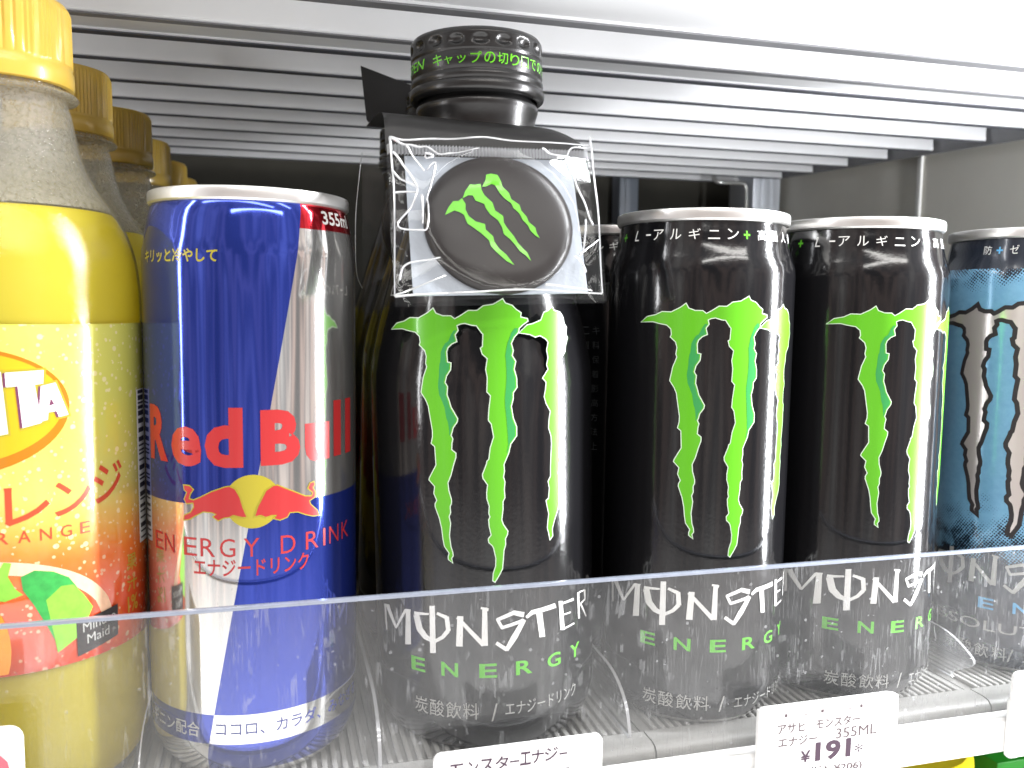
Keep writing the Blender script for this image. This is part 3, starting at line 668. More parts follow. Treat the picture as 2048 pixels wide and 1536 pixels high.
def shade_strip(bm, pts, w, z, mi):
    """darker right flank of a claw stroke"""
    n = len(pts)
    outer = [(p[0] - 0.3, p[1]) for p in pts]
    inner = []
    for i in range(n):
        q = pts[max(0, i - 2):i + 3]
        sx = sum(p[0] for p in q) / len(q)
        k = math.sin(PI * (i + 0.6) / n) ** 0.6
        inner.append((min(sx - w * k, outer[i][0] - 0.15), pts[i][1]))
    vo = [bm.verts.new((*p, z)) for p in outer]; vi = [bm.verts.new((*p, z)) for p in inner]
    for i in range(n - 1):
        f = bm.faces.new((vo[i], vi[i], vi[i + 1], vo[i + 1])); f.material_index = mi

def claw_logo(conv, rad, parent, mats=None, grow_by=0.28, shade=True):
    bm = bmesh.new()
    for C_ in (CLAW_A, CLAW_B):
        p = [conv(q) for q in C_]
        flat_poly(bm, grow(p, grow_by), 0.0, 1)
        flat_poly(bm, p, 0.05, 0)
    if shade:
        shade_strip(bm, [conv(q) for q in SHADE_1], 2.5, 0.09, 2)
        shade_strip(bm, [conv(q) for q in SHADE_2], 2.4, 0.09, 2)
    bend(bm, rad, 1.0)
    return link('claw_logo', bm, mats or [M['lime'], M['halo'], M['teal']], parent, 60, norm=False)

# ------------------------------------------------------------------ 355 ml cans
CAN_H = 157.0
def can_profile(R):
    return [(0, 9), (17, 6.5), (20.5, 2.6), (22, 0.0), (23.4, 0.4), (24.6, 1.8), (26.6, 4.2), (R - 0.7, 7.6), (R - 0.1, 10.5), (R, 12.5)] + [(R, z) for z in (40, 70, 100, 130)]
def black_neck(R):
    return [(R, 138.2), (R - 0.25, 140.4), (R - 1.1, 143.2), (R - 1.9, 145.6), (R - 2.35, 147.8), (R - 2.6, 149.6), (R - 2.95, 151.4), (R - 3.3, 153.0), (R - 3.4, 153.8)]
def blue_neck(R):
    return [(R, 139.5), (R - 0.15, 141.5), (R - 0.6, 144.2), (R - 1.1, 146.8), (R - 1.5, 149.0), (R - 1.9, 151.0), (R - 2.35, 152.6), (R - 2.9, 153.8)]

def can_top(parent, R):
    bm = bmesh.new()
    lathe(bm, [(25.6, 153.4), (26.5, 153.5), (26.95, 154.0), (27.0, 154.8), (27.0, 156.2), (26.8, 156.8), (26.3, 157.0), (25.7, 156.8), (25.3, 156.0), (24.9, 151.5), (24.2, 150.6), (23.4, 151.6), (0, 151.8)], 96)
    rim = link('rim', bm, M['alu'], parent, 35)
    bm = bmesh.new()
    lathe(bm, [(0, 152.9), (6.5, 152.9), (7.4, 152.4), (7.0, 151.9)], 32, cx=0, cy=-4)
    box(bm, -4, 4, -4, 11, 152.1, 152.8, 0.3)
    link('pull_tab', bm, M['alu'], rim, 40)
    return rim

def black_can(name, loc, label, group, turn=0.0):
    R = 29.1
    t = thing(name, loc, label=label, cat='drink can', group=group)
    prof = can_profile(R) + black_neck(R)
    bm = bmesh.new(); lathe(bm, prof, 128)
    for f in bm.faces:
        if f.calc_center_median().z < 3.0: f.material_index = 1
    body = link('can_body', bm, [M['black_can'], M['alu']], t, 50)
    can_top(t, R)
    claw_logo(can_claw, R, body)
    pr = prof_radius(prof)
    bend.ref = R
    bm = bmesh.new(); quad_strokes(bm, [[can_word(p) for p in q] for q in WORDMARK]); bend(bm, R, 1.0, 0.06)
    link('wordmark', bm, M['white_print'], body, 60, norm=False)
    bm = bmesh.new()
    for ch, s in zip('ENERGY', (-29.3, -18.5, -7.8, 2.6, 11.6, 20.5)): text_fit(bm, ch, s, s + 5.0, 25.1, 29.0, 0.02)
    bend(bm, R, 1.0); link('green_lettering', bm, M['green_print'], body, 60, norm=False)
    bm = bmesh.new()
    for ch, s in zip('炭酸飲料', (-28.0, -22.7, -17.3, -12.0)): text_fit(bm, ch, s, s + 4.6, 6.9, 11.5)
    text_fit(bm, '/', -4.4, -2.6, 6.6, 11.4)
    text_fit(bm, 'エナジードリンク', 0.6, 27.0, 7.2, 10.9)
    bend(bm, R, 1.0); link('small_lettering', bm, M['grey_print'], body, 60, norm=False)
    # writing round the neck
    k = R / 27.0
    def plus(d):
        s = d * PI / 180 * R; gm = bmesh.new()
        sh_ = [(-1.15, -0.28), (-0.28, -0.28), (-0.28, -1.2), (0.28, -1.2), (0.28, -0.28), (1.15, -0.28), (1.15, 0.28), (0.28, 0.28), (0.28, 1.2), (-0.28, 1.2), (-0.28, 0.28), (-1.15, 0.28)]
        flat_poly(gm, [(s + a, 149.3 + b) for a, b in sh_]); bend(gm, pr, 1.0, 0.06, 0.5)
        link('plus_mark', gm, M['green_print'], body, 60, norm=False)
    def put(bm, ch, d):      # d: angle round the can in degrees
        s = d * PI / 180 * R; w_ = {'L': 1.9, '-': 2.0}.get(ch, 3.7)
        if ch == '-': text_fit(bm, ch, s, s + w_, 149.3, 149.75)
        else: text_fit(bm, ch, s, s + w_, 147.9, 151.0 if ch != 'ニ' else 150.5, slant=0.2 if ch == 'L' else 0)
    for d0 in (-88, 92):
        plus(d0); plus(d0 + 89)
        bm = bmesh.new()
        for ch, d in zip('L-アルギニン高麗人参', (12, 22, 28, 40, 52, 64, 76, 97, 109, 121, 133)): put(bm, ch, d0 + d)
        bend(bm, pr, 1.0, 0.06, 0.5); link('neck_lettering', bm, M['white_print'], body, 60, norm=False)
    # back panel in dark grey
    bm = bmesh.new(); text_fit(bm, 'MONSTER', 58, 80, 131, 136.5); bend(bm, R, 1.0)
    link('back_lettering', bm, M['dim_print'], body, 60, norm=False)
    bm = bmesh.new()
    for c, (s, col) in enumerate(((68.0, 'キ料保着影高方法上'), (64.2, 'こ製'))):
        for i, ch in enumerate(col): text_fit(bm, ch, s, s + 2.6, 118 - i * 5.2, 120.8 - i * 5.2)
    bend(bm, R, 1.0); link('back_small_lettering', bm, M['dim_print'], body, 60, norm=False)
    t.rotation_euler.z = turn / R
    return t

G1 = 'black cans with green claw marks'
c1 = black_can('drink_can', (138.3, -3.7, 0), 'black green clawed can standing next to the tall black bottle', G1)
c2 = copy_tree(c1); c2.location = Vector((197.4, -2.6, 0)) * MM; c2.rotation_euler.z = 5.4 / 29.1
c2['label'] = 'black green clawed can standing next to the sky blue can'
c3 = copy_tree(c1); c3.location = Vector((133.5, 56.2, 0)) * MM; c3.rotation_euler.z = -87.0 / 29.1
c3['label'] = 'black can in the second row, half hidden behind the badge bag'

# sky blue can
t = thing('drink_can', (273, -0.3, 0), label='sky blue can with silver claw marks at the right end', cat='drink can')
R = 29.1; prof = can_profile(R) + black_neck(R)
bm = bmesh.new(); lathe(bm, prof, 128)
for f in bm.faces:
    if f.calc_center_median().z < 3.0: f.material_index = 1
body = link('can_body', bm, [M['grunge'], M['alu']], t, 50)
can_top(t, R); pr = prof_radius(prof)
def blue_claw(p):
    q = can_claw(p); return (q[0] * 1.0, 131.2 + (q[1] - 130.4) * 1.055)
bm = bmesh.new()
for C_ in (CLAW_A, CLAW_B):
    p = [blue_claw(q) for q in C_]
    flat_poly(bm, grow(p, 1.25), 0.0, 1)
    flat_poly(bm, grow(p, -0.25), 0.05, 0)
bend(bm, R, 1.0); link('claw_logo', bm, [M['silver_foil'], M['ink']], body, 60, norm=False)
bm = bmesh.new(); quad_strokes(bm, [[(can_word(p)[0], can_word(p)[1] - 3.2) for p in q] for q in WORDMARK]); bend(bm, R, 1.0, 0.06)
link('wordmark', bm, M['grey_print'], body, 60, norm=False)
bm = bmesh.new()
for ch, s in zip('ENERGY', (-29.3, -18.5, -7.8, 2.6, 11.6, 20.5)): text_fit(bm, ch, s + 18, s + 23.0, 23.0, 27.0, 0.02)
bend(bm, R, 1.0); link('blue_lettering', bm, M['sky_print'], body, 60, norm=False)
bm = bmesh.new(); text_fit(bm, 'ABSOLUTELY ZERO', -34, 50, 15.2, 18.8); 
for ch, s in zip('炭酸飲料', (-19, -13.2, -7.6, -2.0)): text_fit(bm, ch, s - 4, s + 0.6, 5.4, 10.2)
text_fit(bm, '/', -1.2, 0.6, 5.4, 10.2); text_fit(bm, 'エナジードリンク', 3.6, 30, 5.8, 9.8)
bend(bm, R, 1.0); link('small_lettering', bm, M['grey_print'], body, 60, norm=False)
bm = bmesh.new(); gm = bmesh.new()
for s, ch in ((-18.5, '防'), (-9.0, 'ゼ'), (-3.4, 'ロ'), (2.2, 'カ'), (7.8, 'ロ'), (13.4, 'リ'), (19.0, 'ー')): text_fit(bm, ch, s, s + 3.0, 148.0 if ch != 'ー' else 149.2, 151.0 if ch != 'ー' else 149.8)
for a, b, c, d in ((-1.15, 1.15, -0.28, 0.28), (-0.28, 0.28, 0.29, 1.2), (-0.28, 0.28, -1.2, -0.29)):
    gm.faces.new([gm.verts.new((-12.6 + x, 149.3 + y, 0)) for x, y in ((a, c), (b, c), (b, d), (a, d))])
bend.ref = R
for b_, mt_, nm in ((bm, 'white_print', 'neck_lettering'), (gm, 'sky_print', 'plus_mark')):
    bend(b_, pr, 1.0, 0.06, 0.5); link(nm, b_, M[mt_], body, 60, norm=False)
t.rotation_euler.z = -20.9 / R

# blue and silver can
t = thing('drink_can', (0, 0, 0), label='blue and silver quartered can with two red bulls', cat='drink can')
R = 28.8; prof = can_profile(R) + blue_neck(R)
bm = bmesh.new(); lathe(bm, prof, 128)
body = link('can_body', bm, M['quarter'], t, 50)
can_top(t, R); pr = prof_radius(prof); bend.ref = R
bm = bmesh.new()
text_fit(bm, 'R', -32.6, -23.6, 86.3, 100.8, 0.045); text_fit(bm, 'e', -22.2, -12.9, 85.7, 96.0, 0.03); text_fit(bm, 'd', -11.9, -2.2, 85.7, 101.1, 0.045)
text_fit(bm, 'B', 2.1, 12.4, 86.0, 100.4, 0.05); text_fit(bm, 'u', 13.8, 21.9, 85.9, 96.2, 0.045)
text_fit(bm, 'l', 23.6, 26.9, 86.3, 101.6, 0.04); text_fit(bm, 'l', 29.3, 32.8, 86.3, 101.6, 0.04)
bend(bm, R, 1.0); link('red_lettering', bm, M['red_print'], body, 60, norm=False)
bm = bmesh.new()
circ = [(0.0 + 7.0 * math.sin(a * PI / 24), 76.8 + 7.0 * math.cos(a * PI / 24)) for a in range(48)]
flat_poly(bm, circ, 0.0)
bend(bm, R, 1.0, 0.06); link('sun_disc', bm, M['gold_print'], body, 60, norm=False)
for P_ in (BULL_L, BULL_R):
    bm = bmesh.new()
    flat_poly(bm, grow(P_, 0.28), 0.06, 1); flat_poly(bm, P_, 0.12, 0)
    bend(bm, R, 1.0); link('bull_emblem', bm, [M['red_print'], M['gold_print']], body, 60, norm=False)
bm = bmesh.new()
xs = [-30.6, -25.8, -18.6, -13.6, -8.4, -2.4, 6.9, 13.8, 19.4, 21.6, 27.0]
for ch, s in zip('ENERGYDRINK', xs): text_fit(bm, ch, s, s + (0.75 if ch == 'I' else 3.9), 62.4, 67.2, -0.004)
text_fit(bm, 'エナジードリンク', -15.6, 14.6, 57.3, 61.8, 0.012)
bend(bm, R, 1.0, 0.075); link('energy_lettering', bm, M['red_print'], body, 60, norm=False)
bm = bmesh.new(); text_fit(bm, 'キリッと冷やして', -33.4, -7.8, 137.6, 141.2, 0.022)
bend(bm, pr, 1.0, 0.06); link('yellow_lettering', bm, M['gold_print'], body, 60, norm=False)
bm = bmesh.new(); text_fit(bm, '355ml', 21.4, 36.0, 148.6, 152.2, 0.02)
bend(bm, pr, 1.0, 0.06, 0.6); link('volume_lettering', bm, M['grey_print'], body, 60, norm=False)
bm = bmesh.new(); text_fit(bm, 'ココロ、カラダ、みなぎる', -10.4, 36.0, 14.4, 18.2, 0.006)
bend(bm, R, 1.0); link('navy_lettering', bm, M['navy_print'], body, 60, norm=False)
bm = bmesh.new(); text_fit(bm, 'アルギニン配合', -43.0, -14.9, 13.6, 17.6, 0.006)
bend(bm, R, 1.0); link('band_lettering', bm, M['grey_print'], body, 60, norm=False)

# ------------------------------------------------------------------ tall black aluminium bottles
BR = 34.0
BPROF = [(0, 6), (20, 4.5), (24.5, 0.8), (27, 0), (29.4, 0.8), (31.4, 3.0), (33.0, 6.4), (33.9, 10.5), (BR, 13)] + [(BR, z) for z in (40, 70, 95)] + \
        spline([(BR, 104), (33.6, 110), (32.2, 118), (29.8, 128), (26.4, 140), (22.8, 152), (19.6, 162), (18.1, 169), (17.6, 173), (17.3, 176), (17.0, 179), (17.3, 182), (18.2, 185.0)], 4) + [(18.3, 186.0), (17.8, 187.0), (16.6, 187.4), (16.4, 189)]

def cap_mod(a, k, z):
    # shallow round dimples pressed in a ring below the crown
    if 199.9 < z < 203.9:
        u = ((a * 18 / (2 * PI)) % 1.0) - 0.5; v = (z - 201.9) / 4.0
        d = math.hypot(u * 1.25, v * 1.15)
        if d < 0.5: return -0.95 * math.cos(d * PI) ** 0.7 + 0.35 * max(0, 1 - abs(d - 0.42) * 12)
        return 0.0
    return 0.0

def black_bottle(loc, label):
    t = thing('metal_bottle', loc, label=label, cat='bottle', group='tall black screw cap bottles')
    bm = bmesh.new(); lathe(bm, BPROF, 144)
    for f in bm.faces:
        if f.calc_center_median().z > 168: f.material_index = 1
    body = link('bottle_body', bm, [M['black_can'], M['cap_black']], t, 50)
    claw_logo(lambda p: tuple(p), BR, body)
    bm = bmesh.new(); quad_strokes(bm, WORDMARK); bend(bm, BR, 1.0, 0.06)
    link('wordmark', bm, M['white_print'], body, 60, norm=False)
    bm = bmesh.new()
    for ch, s, dz in zip('ENERGY', (-31.0, -20.8, -9.8, 0.6, 10.6, 19.8), (0, 0, 0, 0, 0, 0)): text_fit(bm, ch, s, s + 5.0, 24.0, 28.1, 0.02)
    bend(bm, BR, 1.0); link('green_lettering', bm, M['green_print'], body, 60, norm=False)
    bm = bmesh.new()
    for ch, s in zip('炭酸飲料', (-29.9, -24.7, -19.6, -14.6)): text_fit(bm, ch, s, s + 4.5, 11.8, 16.6)
    text_fit(bm, '/', -6.6, -4.8, 11.2, 16.4); text_fit(bm, 'エナジードリンク', -2.6, 22.5, 12.6, 16.4)
    bend(bm, BR, 1.0); link('small_lettering', bm, M['grey_print'], body, 60, norm=False)
    pr = prof_radius(BPROF); bend.ref = BR
    bm = bmesh.new()
    for i, ch in enumerate('L-アルギニン'): text_fit(bm, ch, -46 + i * 5.2, -43 + i * 5.2, 131 if ch != '-' else 132.3, 134 if ch != '-' else 132.7)
    bend(bm, pr, 1.0, 0.07, 0.5); link('shoulder_lettering', bm, M['grey_print'], body, 60, norm=False)
    # cap
    crown = [(0, 205.7), (17.6, 205.7), (18.9, 205.3), (19.5, 204.4)] + [(19.6, 204.0 - 0.35 * i) for i in range(13)] + \
            [(19.6, 199.6), (19.25, 199.2), (19.25, 198.9), (19.6, 198.5), (19.65, 194.6), (19.3, 194.2), (19.3, 193.8), (19.75, 193.3), (19.9, 192.4), (19.6, 191.9), (19.5, 191.5), (19.9, 191.1), (20.2, 190.4), (20.2, 189.2), (19.9, 188.4), (19.3, 187.9), (18.0, 187.8), (17.6, 188.6)]
    bm = bmesh.new(); lathe(bm, crown, 216, cap_mod)
    cap = link('screw_cap', bm, M['cap_black'], t, 50)
    bm = bmesh.new()
    r = 19.65; dg = r * PI / 180
    text_fit(bm, 'OPEN', -103 * dg, -64 * dg, 195.2, 198.0, 0.01, slant=0.25)
    for i, ch in enumerate('キャップの切り口でのケガに注意'):
        a = -52 + i * 11.2; lo = 195.1 if ch not in 'ャッ' else 195.2
        text_fit(bm, ch, a * dg, (a + (9.2 if ch not in 'ャッ' else 7.5)) * dg, lo, 198.2 if ch not in 'ャッ' else 197.3, 0.01)
    bend(bm, r, 0.5, 0.06); link('cap_lettering', bm, M['lime'], cap, 60, norm=False)
    return t
b1 = black_bottle((70.5, 3.0, 0), 'tall black bottle in the front row carrying the round badge')
b1.rotation_euler.y = -math.radians(1.5)
b2 = copy_tree(b1); b2.location = Vector((70.2, 72.2, 0)) * MM; b2.rotation_euler = (0, -math.radians(1.2), 2.6)
b2['label'] = 'tall black bottle in the second row behind the badge bag'
b3 = copy_tree(b1); b3.location = Vector((70.5, 141.0, 0)) * MM; b3.rotation_euler = (0, -math.radians(1.0), 2.2)
b3['label'] = 'rearmost tall black bottle, only its cap edge in view'

# ------------------------------------------------------------------ badge packs hung on the bottle necks
def flat_bag(bm, x0, x1, z0, z1, nx, nz, amp, thick, mi=0, seed=1, dome=None):
    rnd = random.Random(seed)
    ph = [(rnd.uniform(0.08, 0.5), rnd.uniform(-0.5, 0.5), rnd.uniform(0, 6.3), rnd.uniform(0.3, 1)) for _ in range(9)]
    def wob(x, z): return amp * sum(abs(math.sin(a * x + b * z + p)) * k for a, b, p, k in ph) / 4.5
    for side in (1, -1):
        g = []
        for i in range(nx + 1):
            row = []
            for j in range(nz + 1):
                u, v = i / nx, j / nz
                edge = min(1.0, 7 * min(u, 1 - u)) * min(1.0, 7 * min(v, 1 - v))
                x = x0 + (x1 - x0) * u; z = z0 + (z1 - z0) * v
                d = 0.15 + edge * (thick + wob(x + side * 40, z))
                if dome and side > 0:
                    q = math.hypot(x - dome[0], z - dome[1])
                    d = max(d, 0.3 + dome[3] * min(1.0, max(0.0, 1.9 - q / dome[2]) / 0.9))
                row.append(bm.verts.new((x, -side * d, z)))
            g.append(row)
        for i in range(nx):
            for j in range(nz):
                q = (g[i][j], g[i + 1][j], g[i + 1][j + 1], g[i][j + 1])
                f = bm.faces.new(q if side > 0 else tuple(reversed(q))); f.material_index = mi

t = thing('badge_pack', (61, -24, 170), label='clear badge bag with black round badge hung on the front black bottle', cat='badge pack')
tilt = thing('plastic_bag'); bpy.data.objects.remove(tilt)
RX = Matrix.Rotation(-math.radians(23), 4, 'X')     # hangs forward along the sloping shoulder
def skew(x, v): return (x + 0.0 * v, -(x * 0.036) - v * 1.0)
def place(bm):
    for v in bm.verts:
        v.co.z += v.co.x * 0.034
        v.co = RX @ v.co
    return bm
bm = bmesh.new(); flat_bag(bm, -26.4, 29.6, -45.6, -3.2, 72, 56, 0.9, 1.2, seed=4, dome=(2.5, -22.7, 20.6, 4.6))
bag = link('plastic_bag', place(bm), M['bag'], t, 35)
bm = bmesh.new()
for ln in CREASE_GLINTS:  # ridges drawn along the bag's highlight lines, in pale film
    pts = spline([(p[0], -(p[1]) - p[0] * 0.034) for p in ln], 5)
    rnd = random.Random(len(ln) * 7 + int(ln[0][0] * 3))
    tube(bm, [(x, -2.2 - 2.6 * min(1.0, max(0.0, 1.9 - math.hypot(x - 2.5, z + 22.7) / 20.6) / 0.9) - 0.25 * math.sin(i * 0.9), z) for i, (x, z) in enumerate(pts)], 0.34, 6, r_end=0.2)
link('film_crease_glint', place(bm), M['crease_glint'], bag, 60)
bm = bmesh.new()
n = 62; A = []; B = []
for i in range(n * 2 + 1):
    x = -26.3 + 56.3 * i / (n * 2)
    d = -0.9 - (0.9 if i % 2 else 0.0)
    A.append(bm.verts.new((x, d, -0.2))); B.append(bm.verts.new((x, d, -3.2)))
for i in range(n * 2): bm.faces.new((A[i], A[i + 1], B[i + 1], B[i]))
link('ribbed_seal', place(bm), M['seal'], bag)
bm = bmesh.new(); box(bm, -21.6, 25.2, 0.2, 0.6, -42.6, -2.6)
link('paper_insert', place(bm), M['insert'], t)
DOME = spline([(0, 3.5), (8, 3.45), (14, 3.1), (17.5, 2.5), (19.4, 1.5), (20.3, 0.2)], 4)
def dome_h(r):
    for (r0, h0), (r1, h1) in zip(DOME, DOME[1:]):
        if r0 <= r <= r1: return h0 + (h1 - h0) * (r - r0) / (r1 - r0)
    return 0.0
bm = bmesh.new()
lathe(bm, DOME + [(20.3, -1.0), (19, -1.4), (0, -1.4)], 96)
for v in bm.verts: v.co = Vector((v.co.x + 2.5, -v.co.z - 0.6, v.co.y * 0.985 - 22.7))
badge = link('round_badge', place(bm), M['badge'], t, 40)
bm = bmesh.new()
for g in BADGE_CLAWS:
    fb = bmesh.new(); flat_poly(fb, [(p[0] - 0.9, -p[1] - p[0] * 0.034 - 2.0) for p in g])
    for ax, no in ((0, (1, 0, 0)), (1, (0, 1, 0))):
        c = -40.0
        while c < 30:
            bmesh.ops.bisect_plane(fb, geom=fb.verts[:] + fb.edges[:] + fb.faces[:], plane_co=(c, c, 0), plane_no=no, dist=1e-5); c += 2.5
    mp = {v: bm.verts.new((v.co.x, -(0.6 + 0.16 + dome_h(math.hypot(v.co.x - 2.5, (v.co.y + 22.7) / 0.985))), v.co.y)) for v in fb.verts}
    for f in fb.faces: bm.faces.new([mp[v] for v in f.verts])
    fb.free()
link('claw_logo', place(bm), M['lime'], badge, 60)
# black header card: slipped over the neck, its front flap bends down to the bag
bm = bmesh.new()
prf = [(46, 12.6), (24, 11.2), (12, 9.8), (6, 8.6), (2.5, 6.6), (0.6, 3.8), (-0.3, 0.6), (-0.6, -2.6)]
g = []
for i in range(29):
    u = i / 28; x = -26.6 + 56.4 * u
    droop = 3.2 * max(0, (u - 0.78) / 0.22) ** 2
    g.append([bm.verts.new((x, y, z - x * 0.02 - droop * (1 if y > 0 else 0.25))) for y, z in prf])
for i in range(28):
    for j in range(len(prf) - 1): bm.faces.new((g[i][j], g[i + 1][j], g[i + 1][j + 1], g[i][j + 1]))
bmesh.ops.solidify(bm, geom=bm.faces[:], thickness=0.35)
link('header_card', bm, M['card'], t, 40)

# the second pack, on the bottle behind: its card sticks up behind the cap, its bag hangs in front
t = thing('badge_pack', (66, 40, 172), label='second badge bag whose black card stands up left of the front cap', cat='badge pack')
bm = bmesh.new()
outl = [(40.2, 221.0), (42.4, 201.2)] + [(42.4 + 1.9 * (1 - math.cos(a)), 201.2 - 1.9 * math.sin(a)) for a in (0.4, 0.8, 1.2, 1.5)] + [(50, 197.6), (92, 190), (93, 206), (60, 215.2)]
A = [bm.verts.new((p[0] - 66, 56.0, p[1] - 172)) for p in outl]; B = [bm.verts.new((p[0] - 66, 56.4, p[1] - 172)) for p in outl]
bm.faces.new(A); bm.faces.new(list(reversed(B)))
for i in range(len(outl)): bm.faces.new((A[i], A[(i + 1) % len(outl)], B[(i + 1) % len(outl)], B[i]))
link('header_card', bm, M['card'], t)
bm = bmesh.new(); flat_bag(bm, -31, 22, -39, 6, 40, 34, 0.9, 1.2, seed=9)
bag2 = link('plastic_bag', bm, M['bag'], t, 35)
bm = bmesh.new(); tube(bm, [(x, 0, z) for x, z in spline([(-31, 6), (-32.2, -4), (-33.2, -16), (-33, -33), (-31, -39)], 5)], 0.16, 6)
link('film_crease_glint', bm, M['crease_glint'], bag2, 60)
bm = bmesh.new(); lathe(bm, [(0, 3.0), (14, 2.7), (19.4, 1.2), (20.3, 0), (20.3, -1)], 64)
for v in bm.verts: v.co = Vector((v.co.x - 4, -v.co.z, v.co.y - 18))
link('round_badge', bm, M['badge'], t, 40)

# ------------------------------------------------------------------ orange soda bottles
def cap_ribs(a, k, z):
    if 188.4 < z < 202.2: return 0.16 * (1 if (a * 84 / (2 * PI)) % 1.0 < 0.5 else -1)
    return 0.0
SHELL = [(0, 7), (14, 5), (20, 1.2), (25, 0), (29, 1.6), (31.4, 5), (31.6, 9)] + [(31.7, 20), (31.4, 30), (31.7, 37)] + [(31.8, z) for z in (50, 70, 90, 110, 122)] + \
        spline([(31.8, 125), (31.5, 132), (30.5, 139.5), (28.2, 146.5), (24.8, 152.5), (21.4, 157.5), (18.9, 162.5), (17.2, 168), (16.2, 173.5), (15.6, 176.5), (15.0, 178.6)], 4) + [(14.8, 179.6), (17.3, 180.0), (17.7, 180.5), (17.3, 181.1), (14.5, 181.5), (14.3, 186)]

def soda_bottle(loc, label):
    t = thing('soda_bottle', loc, label=label, cat='bottle', group='row of orange soda bottles')
    bm = bmesh.new(); lathe(bm, SHELL, 112)
    shell = link('clear_shell', bm, M['pet'], t, 50)
    bm = bmesh.new()
    inn = [(max(r - 0.7, 0), z + (0.8 if z < 10 else 0)) for r, z in SHELL if z < 150.5] + [(25.0, 150.6), (0, 150.6)]
    lathe(bm, inn, 96); link('drink', bm, M['drink'], t, 50)
    bm = bmesh.new(); lathe(bm, [(31.95, 37.2), (32.05, 37.3)] + [(32.05, z) for z in (60, 85, 105, 121)] + [(31.95, 121.9)], 112)
    lab = link('label', bm, M['soda_label'], t, 50)
    r = 32.05
    # gold oval with bright lower lip
    bm = bmesh.new()
    def oval(cx, cz, a, b, sl): return [(cx + a * math.sin(k * PI / 36), cz + b * math.cos(k * PI / 36) + sl * a * math.sin(k * PI / 36)) for k in range(72)]
    flat_poly(bm, oval(-4, 101.5, 26, 15.4, 0.03), 0.0, 0)
    flat_poly(bm, oval(-4, 102.3, 24.6, 13.6, 0.03), 0.04, 1)
    bend(bm, r, 1.0); link('gold_oval', bm, [M['oval_dark'], M['oval']], lab, 60, norm=False)
    letters = {
        'F': [(-27, 97), (-28.5, 110), (-17.5, 111.5), (-17.8, 108.3), (-23.6, 107.6), (-23.2, 105), (-18.4, 105.4), (-18.6, 102.4), (-22.9, 101.9), (-22.3, 96.6)],
        'A': [(-17.0, 96.2), (-14.3, 110.2), (-9.2, 110.4), (-5.4, 95.8), (-9.4, 95.6), (-10.2, 98.6), (-12.7, 98.6), (-13.2, 96.0)],
        'N': [(-4.6, 95.6), (-4.6, 110.8), (-0.8, 110.8), (3.6, 103.2), (3.7, 110.8), (7.6, 110.8), (8.6, 96.2), (4.6, 95.5), (-0.8, 103.4), (-0.9, 95.6)],
        'T': [(8.4, 110.6), (16.4, 111.0), (16.2, 107.8), (14.4, 107.6), (15.6, 98.4), (11.6, 97.4), (10.9, 107.4), (8.5, 107.2)],
        'a': [(14.9, 98.6), (15.7, 107.2), (18.9, 107.9), (21.6, 99.9), (19.4, 99.5), (18.9, 101.0), (17.1, 100.8), (16.9, 99.0)]}
    bm = bmesh.new()
    for k, P_ in enumerate(letters.values()):
        flat_poly(bm, grow(P_, 0.55), 0.07 + 0.005 * k, 2)
        flat_poly(bm, [(p[0] - 0.55, p[1] - 0.1) for p in P_], 0.12 + 0.005 * k, 1)
        flat_poly(bm, P_, 0.17 + 0.005 * k, 0)
    flat_poly(bm, [(-12.3, 101.2), (-11.6, 104.6), (-10.7, 101.2)], 0.22, 1)
    flat_poly(bm, [(17.3, 102.4), (17.7, 104.2), (18.5, 102.7)], 0.22, 1)
    bend(bm, r, 1.0); link('white_lettering', bm, [M['letter_white'], M['plum'], M['gold_print']], lab, 60, norm=False)
    bm = bmesh.new()
    for ch, a, b, c, d in (('オ', -4.4, 6.2, 73.2, 84.0), ('レ', 7.2, 16.8, 74.0, 83.2), ('ン', 17.8, 26.6, 75.0, 83.4), ('ジ', 27.4, 36.6, 76.4, 86.6)): text_fit(bm, ch, a, b, c, d, 0.012)
    bend(bm, r, 1.0); link('katakana_lettering', bm, M['rust'], lab, 60, norm=False)
    bm = bmesh.new()
    for i, ch in enumerate('ORANGE'): text_fit(bm, ch, 0.6 + i * 4.6, 3.2 + i * 4.6, 69.7, 72.6)
    bend(bm, r, 1.0); link('small_lettering', bm, M['rust'], lab, 60, norm=False)
    # fruit: pale foam ring, orange, stem and two leaves
    bm = bmesh.new()
    ring = [(1 + 32 * math.sin(a), 39 + 22.6 * math.cos(a)) for a in [(-80 + 4 * i) * PI / 180 for i in range(41)]] + [(1 + 29 * math.sin(a), 39 + 19.4 * math.cos(a)) for a in [(80 - 4 * i) * PI / 180 for i in range(41)]]
    flat_poly(bm, [(x, max(z, 38)) for x, z in ring], 0.0, 0)
    flat_poly(bm, [(-8 + 15.5 * math.sin(a * PI / 20), max(37.8, 42 + 13.2 * math.cos(a * PI / 20))) for a in range(40)], 0.04, 1)
    flat_poly(bm, [(2.2, 52.5), (4.4, 57.2), (6.6, 61.2), (8.2, 60.8), (7.4, 57.6), (8.8, 54.4), (10.4, 52.8), (6.6, 51.6)], 0.09, 2)
    flat_poly(bm, [(10, 57.2), (13, 58.4), (17, 57.4), (20.5, 55.2), (22.5, 52), (24.2, 47.4), (21, 43.6), (17.6, 41.2), (15.6, 44.6), (12.6, 49.8), (10.4, 53.8)], 0.09, 3)
    flat_poly(bm, [(15.2, 50.6), (18.6, 53.4), (21.4, 53.2), (23.8, 50.2), (26.2, 46.6), (22.6, 42.2), (17.4, 40.2)], 0.13, 2)
    for v in bm.verts:
        if v.co.y > 38.5: v.co.y += 4.2 * min(1.0, (v.co.y - 38.5) / 9.0)
